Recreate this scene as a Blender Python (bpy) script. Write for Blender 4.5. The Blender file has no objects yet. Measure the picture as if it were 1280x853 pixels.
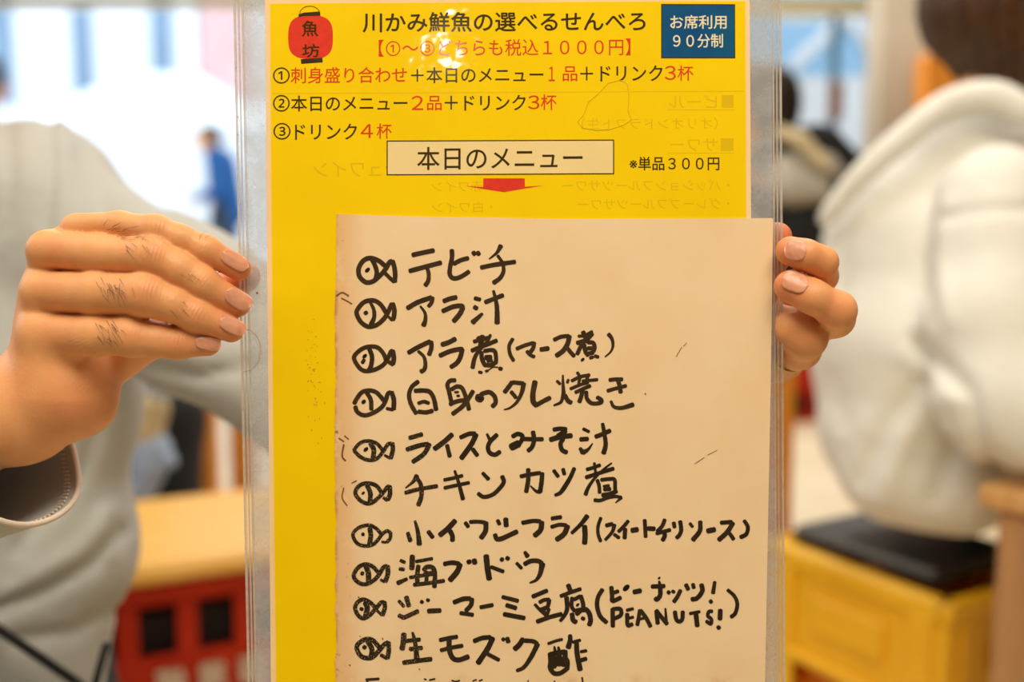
import bpy, math, random
import numpy as np
from mathutils import Vector, Matrix

# ------------------------------------------------------------------ camera
SC = bpy.context.scene
COL = SC.collection
FPX = 1414.0
PITCH = math.atan(176 / FPX)
cam_d = bpy.data.cameras.new('camera')
cam = bpy.data.objects.new('camera', cam_d)
COL.objects.link(cam)
cam.location = (0, 0, 1.0)
cam.rotation_euler = (math.pi / 2 - PITCH, 0, 0)
cam_d.sensor_width = 36
cam_d.lens = 36 * FPX / 1280
cam_d.clip_start = 0.02
cam_d.dof.use_dof = True
cam_d.dof.focus_distance = 0.497
cam_d.dof.aperture_fstop = 4.1
SC.camera = cam
CAMM = Matrix.Translation((0, 0, 1.0)) @ Matrix.Rotation(math.pi / 2 - PITCH, 4, 'X')

# ------------------------------------------------------------------ sky, lights, exposure
SC.view_settings.view_transform = 'Standard'
SC.view_settings.look = 'None'
SC.view_settings.gamma = 1
SC.view_settings.exposure = -0.3
world = bpy.data.worlds.new('sky')
SC.world = world
world.use_nodes = True
world.node_tree.nodes['Background'].inputs[0].default_value = (0.80, 0.90, 1.0, 1)
world.node_tree.nodes['Background'].inputs[1].default_value = 2.7

def area(name, loc, target, size, power, col):
    l = bpy.data.lights.new(name, 'AREA')
    l.shape = 'RECTANGLE'
    l.size, l.size_y = size
    l.energy = power
    l.color = col
    o = bpy.data.objects.new(name, l)
    COL.objects.link(o)
    o.location = loc
    o.rotation_euler = (Vector(target) - Vector(loc)).to_track_quat('-Z', 'Y').to_euler()
    return o
WARM = (1.0, 0.90, 0.70)
NEUT = (1.0, 0.93, 0.84)
area('ceiling_light_panel', (0.1, -0.35, 2.3), (0, 0.5, 1.0), (1.4, 0.8), 38, WARM)
area('ceiling_light_panel', (-1.2, 0.2, 2.5), (-0.4, 0.6, 1.0), (0.8, 0.8), 12, WARM)
area('ceiling_light_panel', (0.6, 1.4, 2.55), (0.7, 1.7, 0.5), (1.0, 1.0), 23, NEUT)
area('ceiling_light_panel', (-0.8, 3.2, 2.55), (-0.8, 3.2, 0), (1.4, 1.0), 34, WARM)
area('ceiling_light_panel', (1.0, 4.2, 2.55), (1.0, 4.2, 0), (1.4, 1.0), 60, NEUT)

area('daylight_fill_panel', (-2.6, 1.6, 1.9), (0.4, 1.3, 0.9), (1.2, 1.2), 20, (0.78, 0.88, 1.0))  # unseen cool fill added inside the room; the wall there has no window
# pendant bulb behind the camera, mirrored by the laminate as small broken highlights
_l = bpy.data.lights.new('pendant_bulb', 'POINT'); _l.energy = 1.7; _l.shadow_soft_size = 0.014; _l.color = (1, .93, .8)
_o = bpy.data.objects.new('pendant_bulb', _l); COL.objects.link(_o)
_o.location = CAMM @ Vector((-0.118, 0.54, 1.10))
# ------------------------------------------------------------------ helpers
def CF(px, py, D):
    """pixel + depth along the view axis -> camera frame (x right, y up, z towards camera)"""
    return Vector(((px - 640) / FPX * D, (426.5 - py) / FPX * D, -D))
def C(px, py, D):
    return CAMM @ CF(px, py, D)
def G(px, py, z):
    d = CAMM.to_3x3() @ CF(px, py, 1.0)
    t = (z - 1.0) / d.z
    return Vector((d.x * t, d.y * t, z))

def lin(c):
    return tuple((x / 12.92 if x <= 0.04045 else ((x + 0.055) / 1.055) ** 2.4) for x in [v / 255 for v in c]) + (1,)

def empty(name, loc=(0, 0, 0), rot=None, mat=None):
    o = bpy.data.objects.new(name, None)
    o.empty_display_size = 0.05
    COL.objects.link(o)
    if mat is not None:
        o.matrix_world = mat
    else:
        o.location = loc
        if rot: o.rotation_euler = rot
    return o
def tag(o, label=None, cat=None, group=None, kind=None):
    if label: o['label'] = label
    if cat: o['category'] = cat
    if group: o['group'] = group
    if kind: o['kind'] = kind
    return o
def obj(name, verts, faces, m=None, parent=None, smooth=False):
    me = bpy.data.meshes.new(name)
    me.from_pydata([tuple(v) for v in verts], [], [tuple(f) for f in faces])
    me.update()
    if smooth:
        me.polygons.foreach_set('use_smooth', [True] * len(me.polygons))
    if m: me.materials.append(m)
    o = bpy.data.objects.new(name, me)
    COL.objects.link(o)
    if parent: o.parent = parent
    return o

class MB:
    def __init__(s): s.v = []; s.f = []
    def box(s, x0, x1, y0, y1, z0, z1, bev=0.0):
        b = min(bev, (x1 - x0) * .45, (y1 - y0) * .45, (z1 - z0) * .45)
        n = len(s.v)
        if b <= 0:
            s.v += [(x, y, z) for z in (z0, z1) for y in (y0, y1) for x in (x0, x1)]
            s.f += [tuple(n + i for i in q) for q in ((0, 2, 3, 1), (4, 5, 7, 6), (0, 1, 5, 4), (2, 6, 7, 3), (0, 4, 6, 2), (1, 3, 7, 5))]
            return s
        # chamfered box: 24 vertices
        X = (x0, x1); Y = (y0, y1); Z = (z0, z1)
        idx = {}
        for i in (0, 1):
            for j in (0, 1):
                for k in (0, 1):
                    si, sj, sk = (1, -1)[i], (1, -1)[j], (1, -1)[k]
                    for a in range(3):
                        p = [X[i] + si * b, Y[j] + sj * b, Z[k] + sk * b]
                        p[a] = (X[i], Y[j], Z[k])[a]
                        idx[i, j, k, a] = len(s.v); s.v.append(tuple(p))
        def q(*k): s.f.append(tuple(idx[t] for t in k))
        for i in (0, 1):
            t = [(i, 0, 0, 0), (i, 1, 0, 0), (i, 1, 1, 0), (i, 0, 1, 0)]
            q(*(t if i else t[::-1]))
            t = [(0, i, 0, 1), (1, i, 0, 1), (1, i, 1, 1), (0, i, 1, 1)]
            q(*(t[::-1] if i else t))
            t = [(0, 0, i, 2), (1, 0, i, 2), (1, 1, i, 2), (0, 1, i, 2)]
            q(*(t if i else t[::-1]))
        for i in (0, 1):
            for j in (0, 1):
                q((i, j, 0, 0), (i, j, 1, 0), (i, j, 1, 1), (i, j, 0, 1))
                q((i, 0, j, 0), (i, 1, j, 0), (i, 1, j, 2), (i, 0, j, 2))
                q((0, i, j, 1), (1, i, j, 1), (1, i, j, 2), (0, i, j, 2))
                for k in (0, 1): q((i, j, k, 0), (i, j, k, 1), (i, j, k, 2))
        return s
    def tube(s, pts, r, n=8, caps=True):
        pts = [Vector(p) for p in pts]
        rr = r if isinstance(r, (list, tuple)) else [r] * len(pts)
        base = len(s.v)
        up = None
        for i, p in enumerate(pts):
            t = (pts[min(i + 1, len(pts) - 1)] - pts[max(i - 1, 0)]).normalized()
            if up is None: up = t.orthogonal().normalized()
            up = (up - t * up.dot(t)).normalized()
            sd = t.cross(up)
            for k in range(n):
                a = 2 * math.pi * k / n
                s.v.append(tuple(p + (up * math.cos(a) + sd * math.sin(a)) * rr[i]))
        for i in range(len(pts) - 1):
            for k in range(n):
                a = base + i * n + k; b = base + i * n + (k + 1) % n
                s.f.append((a, b, b + n, a + n))
        if caps:
            s.f.append(tuple(base + k for k in range(n))[::-1])
            s.f.append(tuple(base + (len(pts) - 1) * n + k for k in range(n)))
        return s
    def build(s, name, m, parent=None, smooth=False):
        return obj(name, s.v, s.f, m, parent, smooth)

# ------------------------------------------------------------------ materials
def base_mat(name):
    m = bpy.data.materials.new(name)
    m.use_nodes = True
    return m, m.node_tree.nodes, m.node_tree.links, m.node_tree.nodes['Principled BSDF']
def mat(name, col, rough=0.6, var=0.12, scale=8.0, bump=0.0, bscale=40.0, coat=0.0, crough=0.1, sss=0.0, stretch=(1, 1, 1), col2=None, spec=0.5, metallic=0.0, emit=None):
    m, N, L, P = base_mat(name)
    c = lin(col)
    P.inputs['Roughness'].default_value = rough
    P.inputs['Specular IOR Level'].default_value = spec
    P.inputs['Metallic'].default_value = metallic
    tc = N.new('ShaderNodeTexCoord'); mp = N.new('ShaderNodeMapping')
    mp.inputs['Scale'].default_value = stretch
    L.new(tc.outputs['Object'], mp.inputs[0])
    nz = N.new('ShaderNodeTexNoise'); nz.inputs['Scale'].default_value = scale; nz.inputs['Detail'].default_value = 4
    L.new(mp.outputs[0], nz.inputs['Vector'])
    mx = N.new('ShaderNodeMix'); mx.data_type = 'RGBA'
    c2 = lin(col2) if col2 else tuple(x * (1 - var * 2) for x in c[:3]) + (1,)
    mx.inputs[6].default_value = c; mx.inputs[7].default_value = c2
    rp = N.new('ShaderNodeMapRange'); rp.inputs[1].default_value = .35; rp.inputs[2].default_value = .7
    L.new(nz.outputs[0], rp.inputs[0]); L.new(rp.outputs[0], mx.inputs[0])
    L.new(mx.outputs[2], P.inputs['Base Color'])
    if bump:
        nb = N.new('ShaderNodeTexNoise'); nb.inputs['Scale'].default_value = bscale; nb.inputs['Detail'].default_value = 5
        L.new(mp.outputs[0], nb.inputs['Vector'])
        b = N.new('ShaderNodeBump'); b.inputs['Strength'].default_value = 1.0; b.inputs['Distance'].default_value = bump
        L.new(nb.outputs[0], b.inputs['Height']); L.new(b.outputs[0], P.inputs['Normal'])
    if coat:
        P.inputs['Coat Weight'].default_value = coat; P.inputs['Coat Roughness'].default_value = crough
    if sss:
        P.inputs['Subsurface Weight'].default_value = sss
        P.inputs['Subsurface Radius'].default_value = (1, .35, .2); P.inputs['Subsurface Scale'].default_value = 0.004
    return m

M = {}
M['floor'] = mat('cream_floor', (232, 216, 184), .45, .05, 3, col2=(222, 205, 170))
M['wall'] = mat('beige_wall', (180, 170, 152), .8, .1, 2, .002, 30, col2=(160, 146, 128))
M['darkwall'] = mat('brown_panelled_wall', (112, 88, 64), .7, .12, 3, stretch=(6, 6, .5))
M['ceiling'] = mat('ceiling_paint', (225, 215, 198), .8, .04, 2)
M['white'] = mat('white_render', (238, 241, 245), .8, .03, 1)
M['paleblue'] = mat('pale_blue_glazing', (128, 156, 180), .5, .1, 1.2)
M['street'] = mat('street_paving', (226, 228, 230), .85, .04, 1)
M['cream'] = mat('cream_trim_paint', (224, 212, 172), .5, .05, 4)
M['woodlight'] = mat('light_plank_wood', (240, 190, 96), .4, .12, 5, stretch=(1, 14, 1), col2=(228, 168, 72))
M['woodorange'] = mat('orange_wood', (228, 150, 44), .45, .12, 5, stretch=(12, 12, 1), col2=(180, 100, 28))
M['woodbrown'] = mat('brown_wood', (140, 84, 40), .5, .12, 5, stretch=(12, 12, 1))
M['tablewood'] = mat('knotty_table_wood', (226, 176, 112), .4, .15, 6, stretch=(1, 10, 1), col2=(190, 132, 74))
M['tableleg'] = mat('pinkish_table_leg_wood', (190, 140, 92), .5, .1, 6, stretch=(8, 8, 1))
M['redcrate'] = mat('red_crate_plastic', (182, 42, 6), .5, .06, 6, col2=(168, 34, 5), spec=.25)
M['crateshade'] = mat('crate_inside_shade', (22, 6, 5), .8, .06, 6)  # near-black colour stands in for the shade inside the red crates
M['yellowcrate'] = mat('yellow_crate_plastic', (250, 196, 34), .4, .06, 5, col2=(246, 186, 28))
M['crateorange'] = mat('orange_crate_plastic', (222, 120, 24), .5, .06, 5)  # orange showing in the yellow crate's openings and handle hole
M['offwhite'] = mat('white_crate_print', (226, 212, 188), .6, .03, 20)
M['black'] = mat('black_cloth', (22, 22, 25), .9, .1, 20, .002, 60)
M['cushion'] = mat('black_cushion_vinyl', (26, 27, 30), .38, .1, 10, .001, 40)
M['denim'] = mat('dark_blue_denim', (48, 58, 72), .9, .1, 30)
M['hoodie'] = mat('cream_hoodie_fleece', (232, 230, 222), .95, .03, 6, .004, 22, spec=.2)
M['shirt'] = mat('grey_cotton_shirt', (190, 191, 190), .92, .06, 5, .004, 16, spec=.2, col2=(176, 177, 177))
M['hem'] = mat('pale_shirt_hem', (200, 192, 182), .9, .06, 200, spec=.2)
M['thread'] = mat('pale_stitching', (224, 208, 192), .9, .05, 50)
M['bluejacket'] = mat('blue_jacket_cloth', (16, 82, 140), .85, .1, 8)
M['hair'] = mat('dark_hair', (38, 28, 22), .5, .15, 60)
M['brownhair'] = mat('brown_hair', (84, 50, 20), .42, .2, 14, .004, 30, stretch=(6, 6, .6), col2=(48, 26, 8))
M['palecloth'] = mat('pale_grey_cloth', (186, 180, 168), .9, .1, 6)
M['bluecloth'] = mat('pale_blue_cloth', (168, 188, 216), .9, .1, 6)
M['creamcloth'] = mat('cream_cloth', (206, 190, 152), .9, .12, 9)
M['pink'] = mat('pink_banner_cloth', (228, 186, 184), .8, .05, 3)
M['teal'] = mat('grey_teal_facade', (84, 122, 150), .7, .1, 2)
M['poster'] = mat('light_blue_poster_print', (150, 200, 240), .6, .0, 5)
M['metal'] = mat('dull_ring_metal', (190, 170, 120), .3, .05, 20, metallic=.9)
M['ink'] = mat('black_marker_ink', (58, 43, 29), .5, .1, 120, coat=.35, crough=.10, spec=.08, col2=(70, 53, 35))
def worn_ink():
    m = mat('worn_marker_ink', (46, 36, 26), .5, .1, 120, coat=.35, crough=.10, spec=.08, col2=(58, 46, 32))
    N, L = m.node_tree.nodes, m.node_tree.links; P = N['Principled BSDF']
    src = P.inputs['Base Color'].links[0].from_socket
    tc = N.new('ShaderNodeTexCoord'); nz = N.new('ShaderNodeTexNoise'); nz.inputs['Scale'].default_value = 1500; nz.inputs['Detail'].default_value = 2
    L.new(tc.outputs['Object'], nz.inputs['Vector'])
    a = N.new('ShaderNodeMapRange'); a.inputs[1].default_value = .60; a.inputs[2].default_value = .68; L.new(nz.outputs[0], a.inputs[0])
    sp = N.new('ShaderNodeSeparateXYZ'); L.new(tc.outputs['Object'], sp.inputs[0])
    e = N.new('ShaderNodeMapRange'); e.inputs[1].default_value = (500 - 640) / 2828; e.inputs[2].default_value = (570 - 640) / 2828; e.inputs[3].default_value = .75; e.inputs[4].default_value = 0
    L.new(sp.outputs[0], e.inputs[0])
    k = N.new('ShaderNodeMath'); k.operation = 'MULTIPLY'; L.new(a.outputs[0], k.inputs[0]); L.new(e.outputs[0], k.inputs[1])
    x = N.new('ShaderNodeMix'); x.data_type = 'RGBA'; x.inputs[7].default_value = lin((196, 168, 124))
    L.new(k.outputs[0], x.inputs[0]); L.new(src, x.inputs[6]); L.new(x.outputs[2], P.inputs['Base Color'])
    return m
M['wornink'] = worn_ink()
M['print'] = mat('dark_printing_ink', (66, 50, 12), .5, .05, 100, coat=.35, crough=.10, spec=.08)
M['redprint'] = mat('red_printing_ink', (222, 66, 28), .5, .05, 100, coat=.35, crough=.10, spec=.08)
M['lanternred'] = mat('lantern_red_print', (226, 62, 44), .5, .06, 300, coat=.35, crough=.10, spec=.08)
M['ghost'] = mat('show_through_print', (226, 188, 20), .5, .02, 100, coat=.35, crough=.10, spec=.08)
M['whiteprint'] = mat('cream_printing', (236, 226, 196), .5, .02, 100, coat=.35, crough=.10, spec=.08)
M['boxpaper'] = mat('cream_box_print', (242, 216, 156), .5, .02, 40, coat=.35, crough=.10, spec=.08)
M['nail'] = mat('fingernail', (228, 158, 130), .28, .05, 200, sss=.15, col2=(222, 148, 120))
M['eye'] = mat('eye_white', (225, 220, 212), .2, .02, 10)
M['green'] = mat('green_yellow_scrap', (150, 165, 60), .6, .3, 30)

def paper_mat(name, col, col2, stains=None):
    m = mat(name, col, .6, .02, 26, col2=col2, coat=.5, crough=.045, spec=.08)
    N, L = m.node_tree.nodes, m.node_tree.links
    P = N['Principled BSDF']
    # gentle waves of the laminate
    tc = N.new('ShaderNodeTexCoord')
    nb = N.new('ShaderNodeTexNoise'); nb.inputs['Scale'].default_value = 32; nb.inputs['Detail'].default_value = 3
    L.new(tc.outputs['Object'], nb.inputs['Vector'])
    b = N.new('ShaderNodeBump'); b.inputs['Distance'].default_value = .0005; b.inputs['Strength'].default_value = 1
    L.new(nb.outputs[0], b.inputs['Height']); L.new(b.outputs[0], P.inputs['Coat Normal'])
    if stains:
        src = P.inputs['Base Color'].links[0].from_socket
        for (x0, x1, axis, dens, scl, thr, c) in stains:
            sp = N.new('ShaderNodeSeparateXYZ'); L.new(tc.outputs['Object'], sp.inputs[0])
            mr = N.new('ShaderNodeMapRange'); mr.inputs[1].default_value = x0; mr.inputs[2].default_value = x1
            mr.inputs[3].default_value = 1; mr.inputs[4].default_value = 0; mr.interpolation_type = 'SMOOTHSTEP'
            L.new(sp.outputs[axis], mr.inputs[0])
            nz = N.new('ShaderNodeTexNoise'); nz.inputs['Scale'].default_value = scl; nz.inputs['Detail'].default_value = 6; nz.inputs['Roughness'].default_value = .65
            L.new(tc.outputs['Object'], nz.inputs['Vector'])
            m2 = N.new('ShaderNodeMapRange'); m2.inputs[1].default_value = thr; m2.inputs[2].default_value = thr + .12
            L.new(nz.outputs[0], m2.inputs[0])
            mu = N.new('ShaderNodeMath'); mu.operation = 'MULTIPLY'; L.new(mr.outputs[0], mu.inputs[0]); L.new(m2.outputs[0], mu.inputs[1])
            mu2 = N.new('ShaderNodeMath'); mu2.operation = 'MULTIPLY'; L.new(mu.outputs[0], mu2.inputs[0]); mu2.inputs[1].default_value = dens
            mx = N.new('ShaderNodeMix'); mx.data_type = 'RGBA'; mx.inputs[7].default_value = lin(c)
            L.new(mu2.outputs[0], mx.inputs[0]); L.new(src, mx.inputs[6]); src = mx.outputs[2]
        L.new(src, P.inputs['Base Color'])
    return m
def U(px): return (px - 640) / 2828.0
def V(py): return (426.5 - py) / 2828.0
M['yellow'] = paper_mat('yellow_printed_paper', (248, 209, 2), (243, 204, 2))
M['margin'] = paper_mat('unprinted_margin_paper', (250, 216, 168), (244, 206, 156))
M['insert'] = paper_mat('aged_white_paper', (242, 214, 176), (238, 206, 164), [
    (U(421), U(462), 0, .5, 30, .34, (222, 156, 84)),
    (U(419), U(425), 0, .6, 90, .44, (176, 106, 46)),
    (U(424), U(450), 0, .8, 330, .62, (96, 58, 22)),
    (V(856), V(838), 1, .4, 60, .52, (200, 136, 76)),
    (V(856), V(826), 1, .6, 260, .68, (96, 58, 22)),
])

def film_mat(name, alpha, col, rough=.15, nscale=60):
    m, N, L, P = base_mat(name)
    out = N['Material Output']
    P.inputs['Base Color'].default_value = lin(col); P.inputs['Roughness'].default_value = rough
    tr = N.new('ShaderNodeBsdfTransparent'); tr.inputs[0].default_value = (.95, .95, .94, 1)
    tl = N.new('ShaderNodeBsdfTranslucent'); tl.inputs[0].default_value = lin(col)
    a = N.new('ShaderNodeMixShader'); a.inputs[0].default_value = .7
    L.new(P.outputs[0], a.inputs[1]); L.new(tl.outputs[0], a.inputs[2])
    mx = N.new('ShaderNodeMixShader')
    tc = N.new('ShaderNodeTexCoord')
    nz = N.new('ShaderNodeTexNoise'); nz.inputs['Scale'].default_value = nscale; nz.inputs['Detail'].default_value = 8; nz.inputs['Roughness'].default_value = .7
    L.new(tc.outputs['Object'], nz.inputs['Vector'])
    mr = N.new('ShaderNodeMapRange'); mr.inputs[1].default_value = .35; mr.inputs[2].default_value = .65
    mr.inputs[3].default_value = alpha * .7; mr.inputs[4].default_value = min(1, alpha * 1.3)
    L.new(nz.outputs[0], mr.inputs[0]); L.new(mr.outputs[0], mx.inputs[0])
    L.new(tr.outputs[0], mx.inputs[1]); L.new(a.outputs[0], mx.inputs[2]); L.new(mx.outputs[0], out.inputs[0])
    return m
M['film'] = film_mat('cloudy_clear_film', .30, (226, 228, 232))
M['filmclear'] = film_mat('clear_film', .12, (214, 210, 204))
M['ridge'] = film_mat('film_seal_ridge', .55, (232, 224, 214), .1)

# skin with per-vertex tint, joint wrinkles
def skin_mat():
    m, N, L, P = base_mat('skin')
    at = N.new('ShaderNodeAttribute'); at.attribute_name = 'tint'
    wr = N.new('ShaderNodeAttribute'); wr.attribute_name = 'crease'
    tc = N.new('ShaderNodeTexCoord')
    nz = N.new('ShaderNodeTexNoise'); nz.inputs['Scale'].default_value = 110; nz.inputs['Detail'].default_value = 5
    L.new(tc.outputs['Object'], nz.inputs['Vector'])
    mx = N.new('ShaderNodeMix'); mx.data_type = 'RGBA'
    mx.inputs[6].default_value = lin((238, 176, 122)); mx.inputs[7].default_value = lin((224, 154, 98))
    L.new(nz.outputs[0], mx.inputs[0])
    m2 = N.new('ShaderNodeMix'); m2.data_type = 'RGBA'; m2.inputs[7].default_value = lin((216, 118, 84))
    sp = N.new('ShaderNodeSeparateColor'); L.new(at.outputs['Color'], sp.inputs[0])
    L.new(sp.outputs[0], m2.inputs[0]); L.new(mx.outputs[2], m2.inputs[6])
    L.new(m2.outputs[2], P.inputs['Base Color'])
    P.inputs['Roughness'].default_value = .48
    P.inputs['Specular IOR Level'].default_value = .4
    P.inputs['Subsurface Weight'].default_value = .12
    P.inputs['Subsurface Radius'].default_value = (1, .35, .2); P.inputs['Subsurface Scale'].default_value = 0.004
    # bump: fine pores + creases
    s2 = N.new('ShaderNodeSeparateColor'); L.new(wr.outputs['Color'], s2.inputs[0])
    mm = N.new('ShaderNodeMath'); mm.operation = 'MULTIPLY_ADD'; mm.inputs[1].default_value = 420; mm.inputs[2].default_value = 0
    L.new(s2.outputs[1], mm.inputs[0])
    nn = N.new('ShaderNodeTexNoise'); nn.inputs['Scale'].default_value = 140
    L.new(tc.outputs['Object'], nn.inputs['Vector'])
    ad = N.new('ShaderNodeMath'); ad.operation = 'MULTIPLY_ADD'; ad.inputs[1].default_value = 5
    L.new(nn.outputs[0], ad.inputs[0]); L.new(mm.outputs[0], ad.inputs[2])
    sn = N.new('ShaderNodeMath'); sn.operation = 'SINE'; L.new(ad.outputs[0], sn.inputs[0])
    pw = N.new('ShaderNodeMath'); pw.operation = 'MULTIPLY'; L.new(sn.outputs[0], pw.inputs[0]); L.new(s2.outputs[0], pw.inputs[1])
    po = N.new('ShaderNodeTexNoise'); po.inputs['Scale'].default_value = 700; po.inputs['Detail'].default_value = 3
    L.new(tc.outputs['Object'], po.inputs['Vector'])
    sm = N.new('ShaderNodeMath'); sm.operation = 'MULTIPLY_ADD'; sm.inputs[1].default_value = .5
    L.new(po.outputs[0], sm.inputs[0]); L.new(pw.outputs[0], sm.inputs[2])
    b = N.new('ShaderNodeBump'); b.inputs['Strength'].default_value = .7; b.inputs['Distance'].default_value = .00035
    L.new(sm.outputs[0], b.inputs['Height']); L.new(b.outputs[0], P.inputs['Normal'])
    return m
M['skin'] = skin_mat()

# ------------------------------------------------------------------ smooth surfaces from tapered limbs (surface nets)
def cap_d(P, a, b, ra, rb):
    a = np.asarray(a, np.float32); b = np.asarray(b, np.float32)
    ab = b - a; L2 = max(float(ab @ ab), 1e-12)
    t = np.clip(((P - a) @ ab) / L2, 0, 1)
    return np.linalg.norm(P - (a + t[:, None] * ab), axis=1) - (ra + (rb - ra) * t)
def smin(a, b, k):
    h = np.clip(.5 + .5 * (b - a) / k, 0, 1)
    return b + (a - b) * h - k * h * (1 - h)
def nets(fn, lo, hi, h, chunk=400000):
    lo = np.array(lo, np.float32); hi = np.array(hi, np.float32)
    n = np.ceil((hi - lo) / h).astype(int) + 1
    gx, gy, gz = [lo[i] + h * np.arange(n[i], dtype=np.float32) for i in range(3)]
    F = np.empty(n[0] * n[1] * n[2], np.float32)
    per = n[1] * n[2]; step = max(1, chunk // per)
    yy, zz = np.meshgrid(gy, gz, indexing='ij')
    for i in range(0, n[0], step):
        xs = gx[i:i + step]
        P = np.empty((len(xs), n[1], n[2], 3), np.float32)
        P[..., 0] = xs[:, None, None]; P[..., 1] = yy; P[..., 2] = zz
        F[i * per:(i + len(xs)) * per] = fn(P.reshape(-1, 3))
    F = F.reshape(n)
    S = F < 0
    cnt = np.zeros(n - 1, np.int8)
    for a in (0, 1):
        for b in (0, 1):
            for c in (0, 1):
                cnt += S[a:n[0] - 1 + a, b:n[1] - 1 + b, c:n[2] - 1 + c]
    act = np.argwhere((cnt > 0) & (cnt < 8))
    ids = -np.ones(n - 1, np.int64); ids[tuple(act.T)] = np.arange(len(act))
    acc = np.zeros((len(act), 3)); w = np.zeros(len(act))
    for ax in range(3):
        o = [x for x in range(3) if x != ax]
        for a in (0, 1):
            for b in (0, 1):
                s = np.zeros(3, int); s[o[0]] = a; s[o[1]] = b
                e = s.copy(); e[ax] = 1
                f0 = F[tuple((act + s).T)]; f1 = F[tuple((act + e).T)]
                mk = (f0 < 0) != (f1 < 0)
                t = np.where(mk, f0 / np.where(mk, f0 - f1, 1), 0)
                p = np.repeat(s[None].astype(float), len(act), 0); p[:, ax] = t
                acc += p * mk[:, None]; w += mk
    verts = (act + acc / w[:, None]) * h + lo
    faces = []
    for ax in range(3):
        o = [(ax + 1) % 3, (ax + 2) % 3]
        s0 = [slice(None)] * 3; s1 = [slice(None)] * 3
        s0[ax] = slice(0, -1); s1[ax] = slice(1, None)
        E = S[tuple(s0)] != S[tuple(s1)]
        e = np.argwhere(E)
        e = e[(e[:, o[0]] > 0) & (e[:, o[1]] > 0) & (e[:, o[0]] < n[o[0]] - 1) & (e[:, o[1]] < n[o[1]] - 1)]
        ins = S[tuple(e.T)]
        q = []
        for a, b in ((1, 1), (0, 1), (0, 0), (1, 0)):
            c = e.copy(); c[:, o[0]] -= a; c[:, o[1]] -= b
            q.append(ids[tuple(c.T)])
        q = np.stack(q, 1)
        q[~ins] = q[~ins][:, ::-1]
        faces.append(q)
    faces = np.concatenate(faces)
    return verts, faces
def chain(P, pts, k=.003):
    """pts: list of (Vector, radius)"""
    d = None
    for (a, ra), (b, rb) in zip(pts[:-1], pts[1:]):
        c = cap_d(P, a, b, ra, rb)
        d = c if d is None else smin(d, c, k)
    return d
def bbox(groups, pad):
    A = np.array([list(p) for g in groups for p, r in g]); R = np.array([r for g in groups for p, r in g])
    return (A - R[:, None]).min(0) - pad, (A + R[:, None]).max(0) + pad
def mesh_np(name, verts, faces, m, parent=None, attrs=None):
    me = bpy.data.meshes.new(name)
    nv, nf = len(verts), len(faces)
    me.vertices.add(nv); me.vertices.foreach_set('co', np.ascontiguousarray(verts, np.float32).ravel())
    me.loops.add(nf * 4); me.loops.foreach_set('vertex_index', np.ascontiguousarray(faces, np.int32).ravel())
    me.polygons.add(nf); me.polygons.foreach_set('loop_start', np.arange(0, nf * 4, 4, dtype=np.int32))
    me.update(calc_edges=True)
    me.polygons.foreach_set('use_smooth', np.ones(nf, bool))
    for k, v in (attrs or {}).items():
        at = me.attributes.new(k, 'FLOAT_COLOR', 'POINT')
        at.data.foreach_set('color', np.ascontiguousarray(v, np.float32).ravel())
    me.materials.append(m)
    me.validate()
    o = bpy.data.objects.new(name, me); COL.objects.link(o)
    if parent: o.parent = parent
    return o
def blob(name, groups, h, m, parent=None, kin=.02, kout=.03, fold=None):
    """groups of tapered limbs blended into one surface, world coordinates"""
    lo, hi = bbox(groups, h * 3 + .005)
    def fn(P):
        d = None
        for g in groups:
            c = chain(P, g, kin) if len(g) > 1 else np.linalg.norm(P - np.array(list(g[0][0]), np.float32), axis=1) - g[0][1]
            d = c if d is None else smin(d, c, kout)
        if fold is not None: d = d + fold(P)
        return d
    v, f = nets(fn, lo, hi, h)
    return mesh_np(name, v, f, m, parent)
CI = np.array(CAMM.inverted(), np.float32)
def seg_crease(P, lines):
    Q = P @ CI[:3, :3].T + CI[:3, 3]
    X = Q[:, 0] / -Q[:, 2] * FPX + 640; Y = 426.5 + Q[:, 1] / Q[:, 2] * FPX
    w = np.zeros(len(P), np.float32); XY = np.stack([X, Y], 1)
    for amp, wid, pts in lines:
        dm = None
        for a, b in zip(pts[:-1], pts[1:]):
            a = np.array(a, np.float32); ab = np.array(b, np.float32) - a
            t = np.clip((XY - a) @ ab / float(ab @ ab), 0, 1)
            q = np.linalg.norm(XY - a - t[:, None] * ab, axis=1)
            dm = q if dm is None else np.minimum(dm, q)
        w += amp * np.exp(-(dm / wid) ** 2)
    return w
def local(o, mw):
    """re-express a mesh built in world coordinates in the frame of its parent"""
    o.data.transform(mw.inverted())
    return o

exec_order = []
# ------------------------------------------------------------------ the setting
def plane_box(name, x0, x1, y0, y1, z0, z1, m, kind='structure'):
    o = MB().box(x0, x1, y0, y1, z0, z1).build(name, m)
    o['kind'] = kind
    return o
YF = 6.2
plane_box('floor', -3.6, 3.6, -3, YF + .1, -.1, 0, M['floor'])
plane_box('ceiling', -3.6, 3.6, -3, YF + .1, 2.7, 2.8, M['ceiling'])
plane_box('wall_left', -3.7, -3.6, -3, YF, 0, 2.7, M['darkwall'])
plane_box('wall_right', 3.6, 3.7, -3, YF, 0, 2.7, M['darkwall'])
plane_box('wall_back', -3.7, 3.7, -3.1, -3, 0, 2.7, M['darkwall'])
plane_box('street', -14, 14, YF + .1, 24, -.12, -.02, M['street'])
# beige pillar wall on the right of the picture
xw = G(1086, 500, 0.0)
plane_box('wall_front', 1.42, 3.6, 4.45, 4.65, 0, 2.7, M['wall'])
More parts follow.
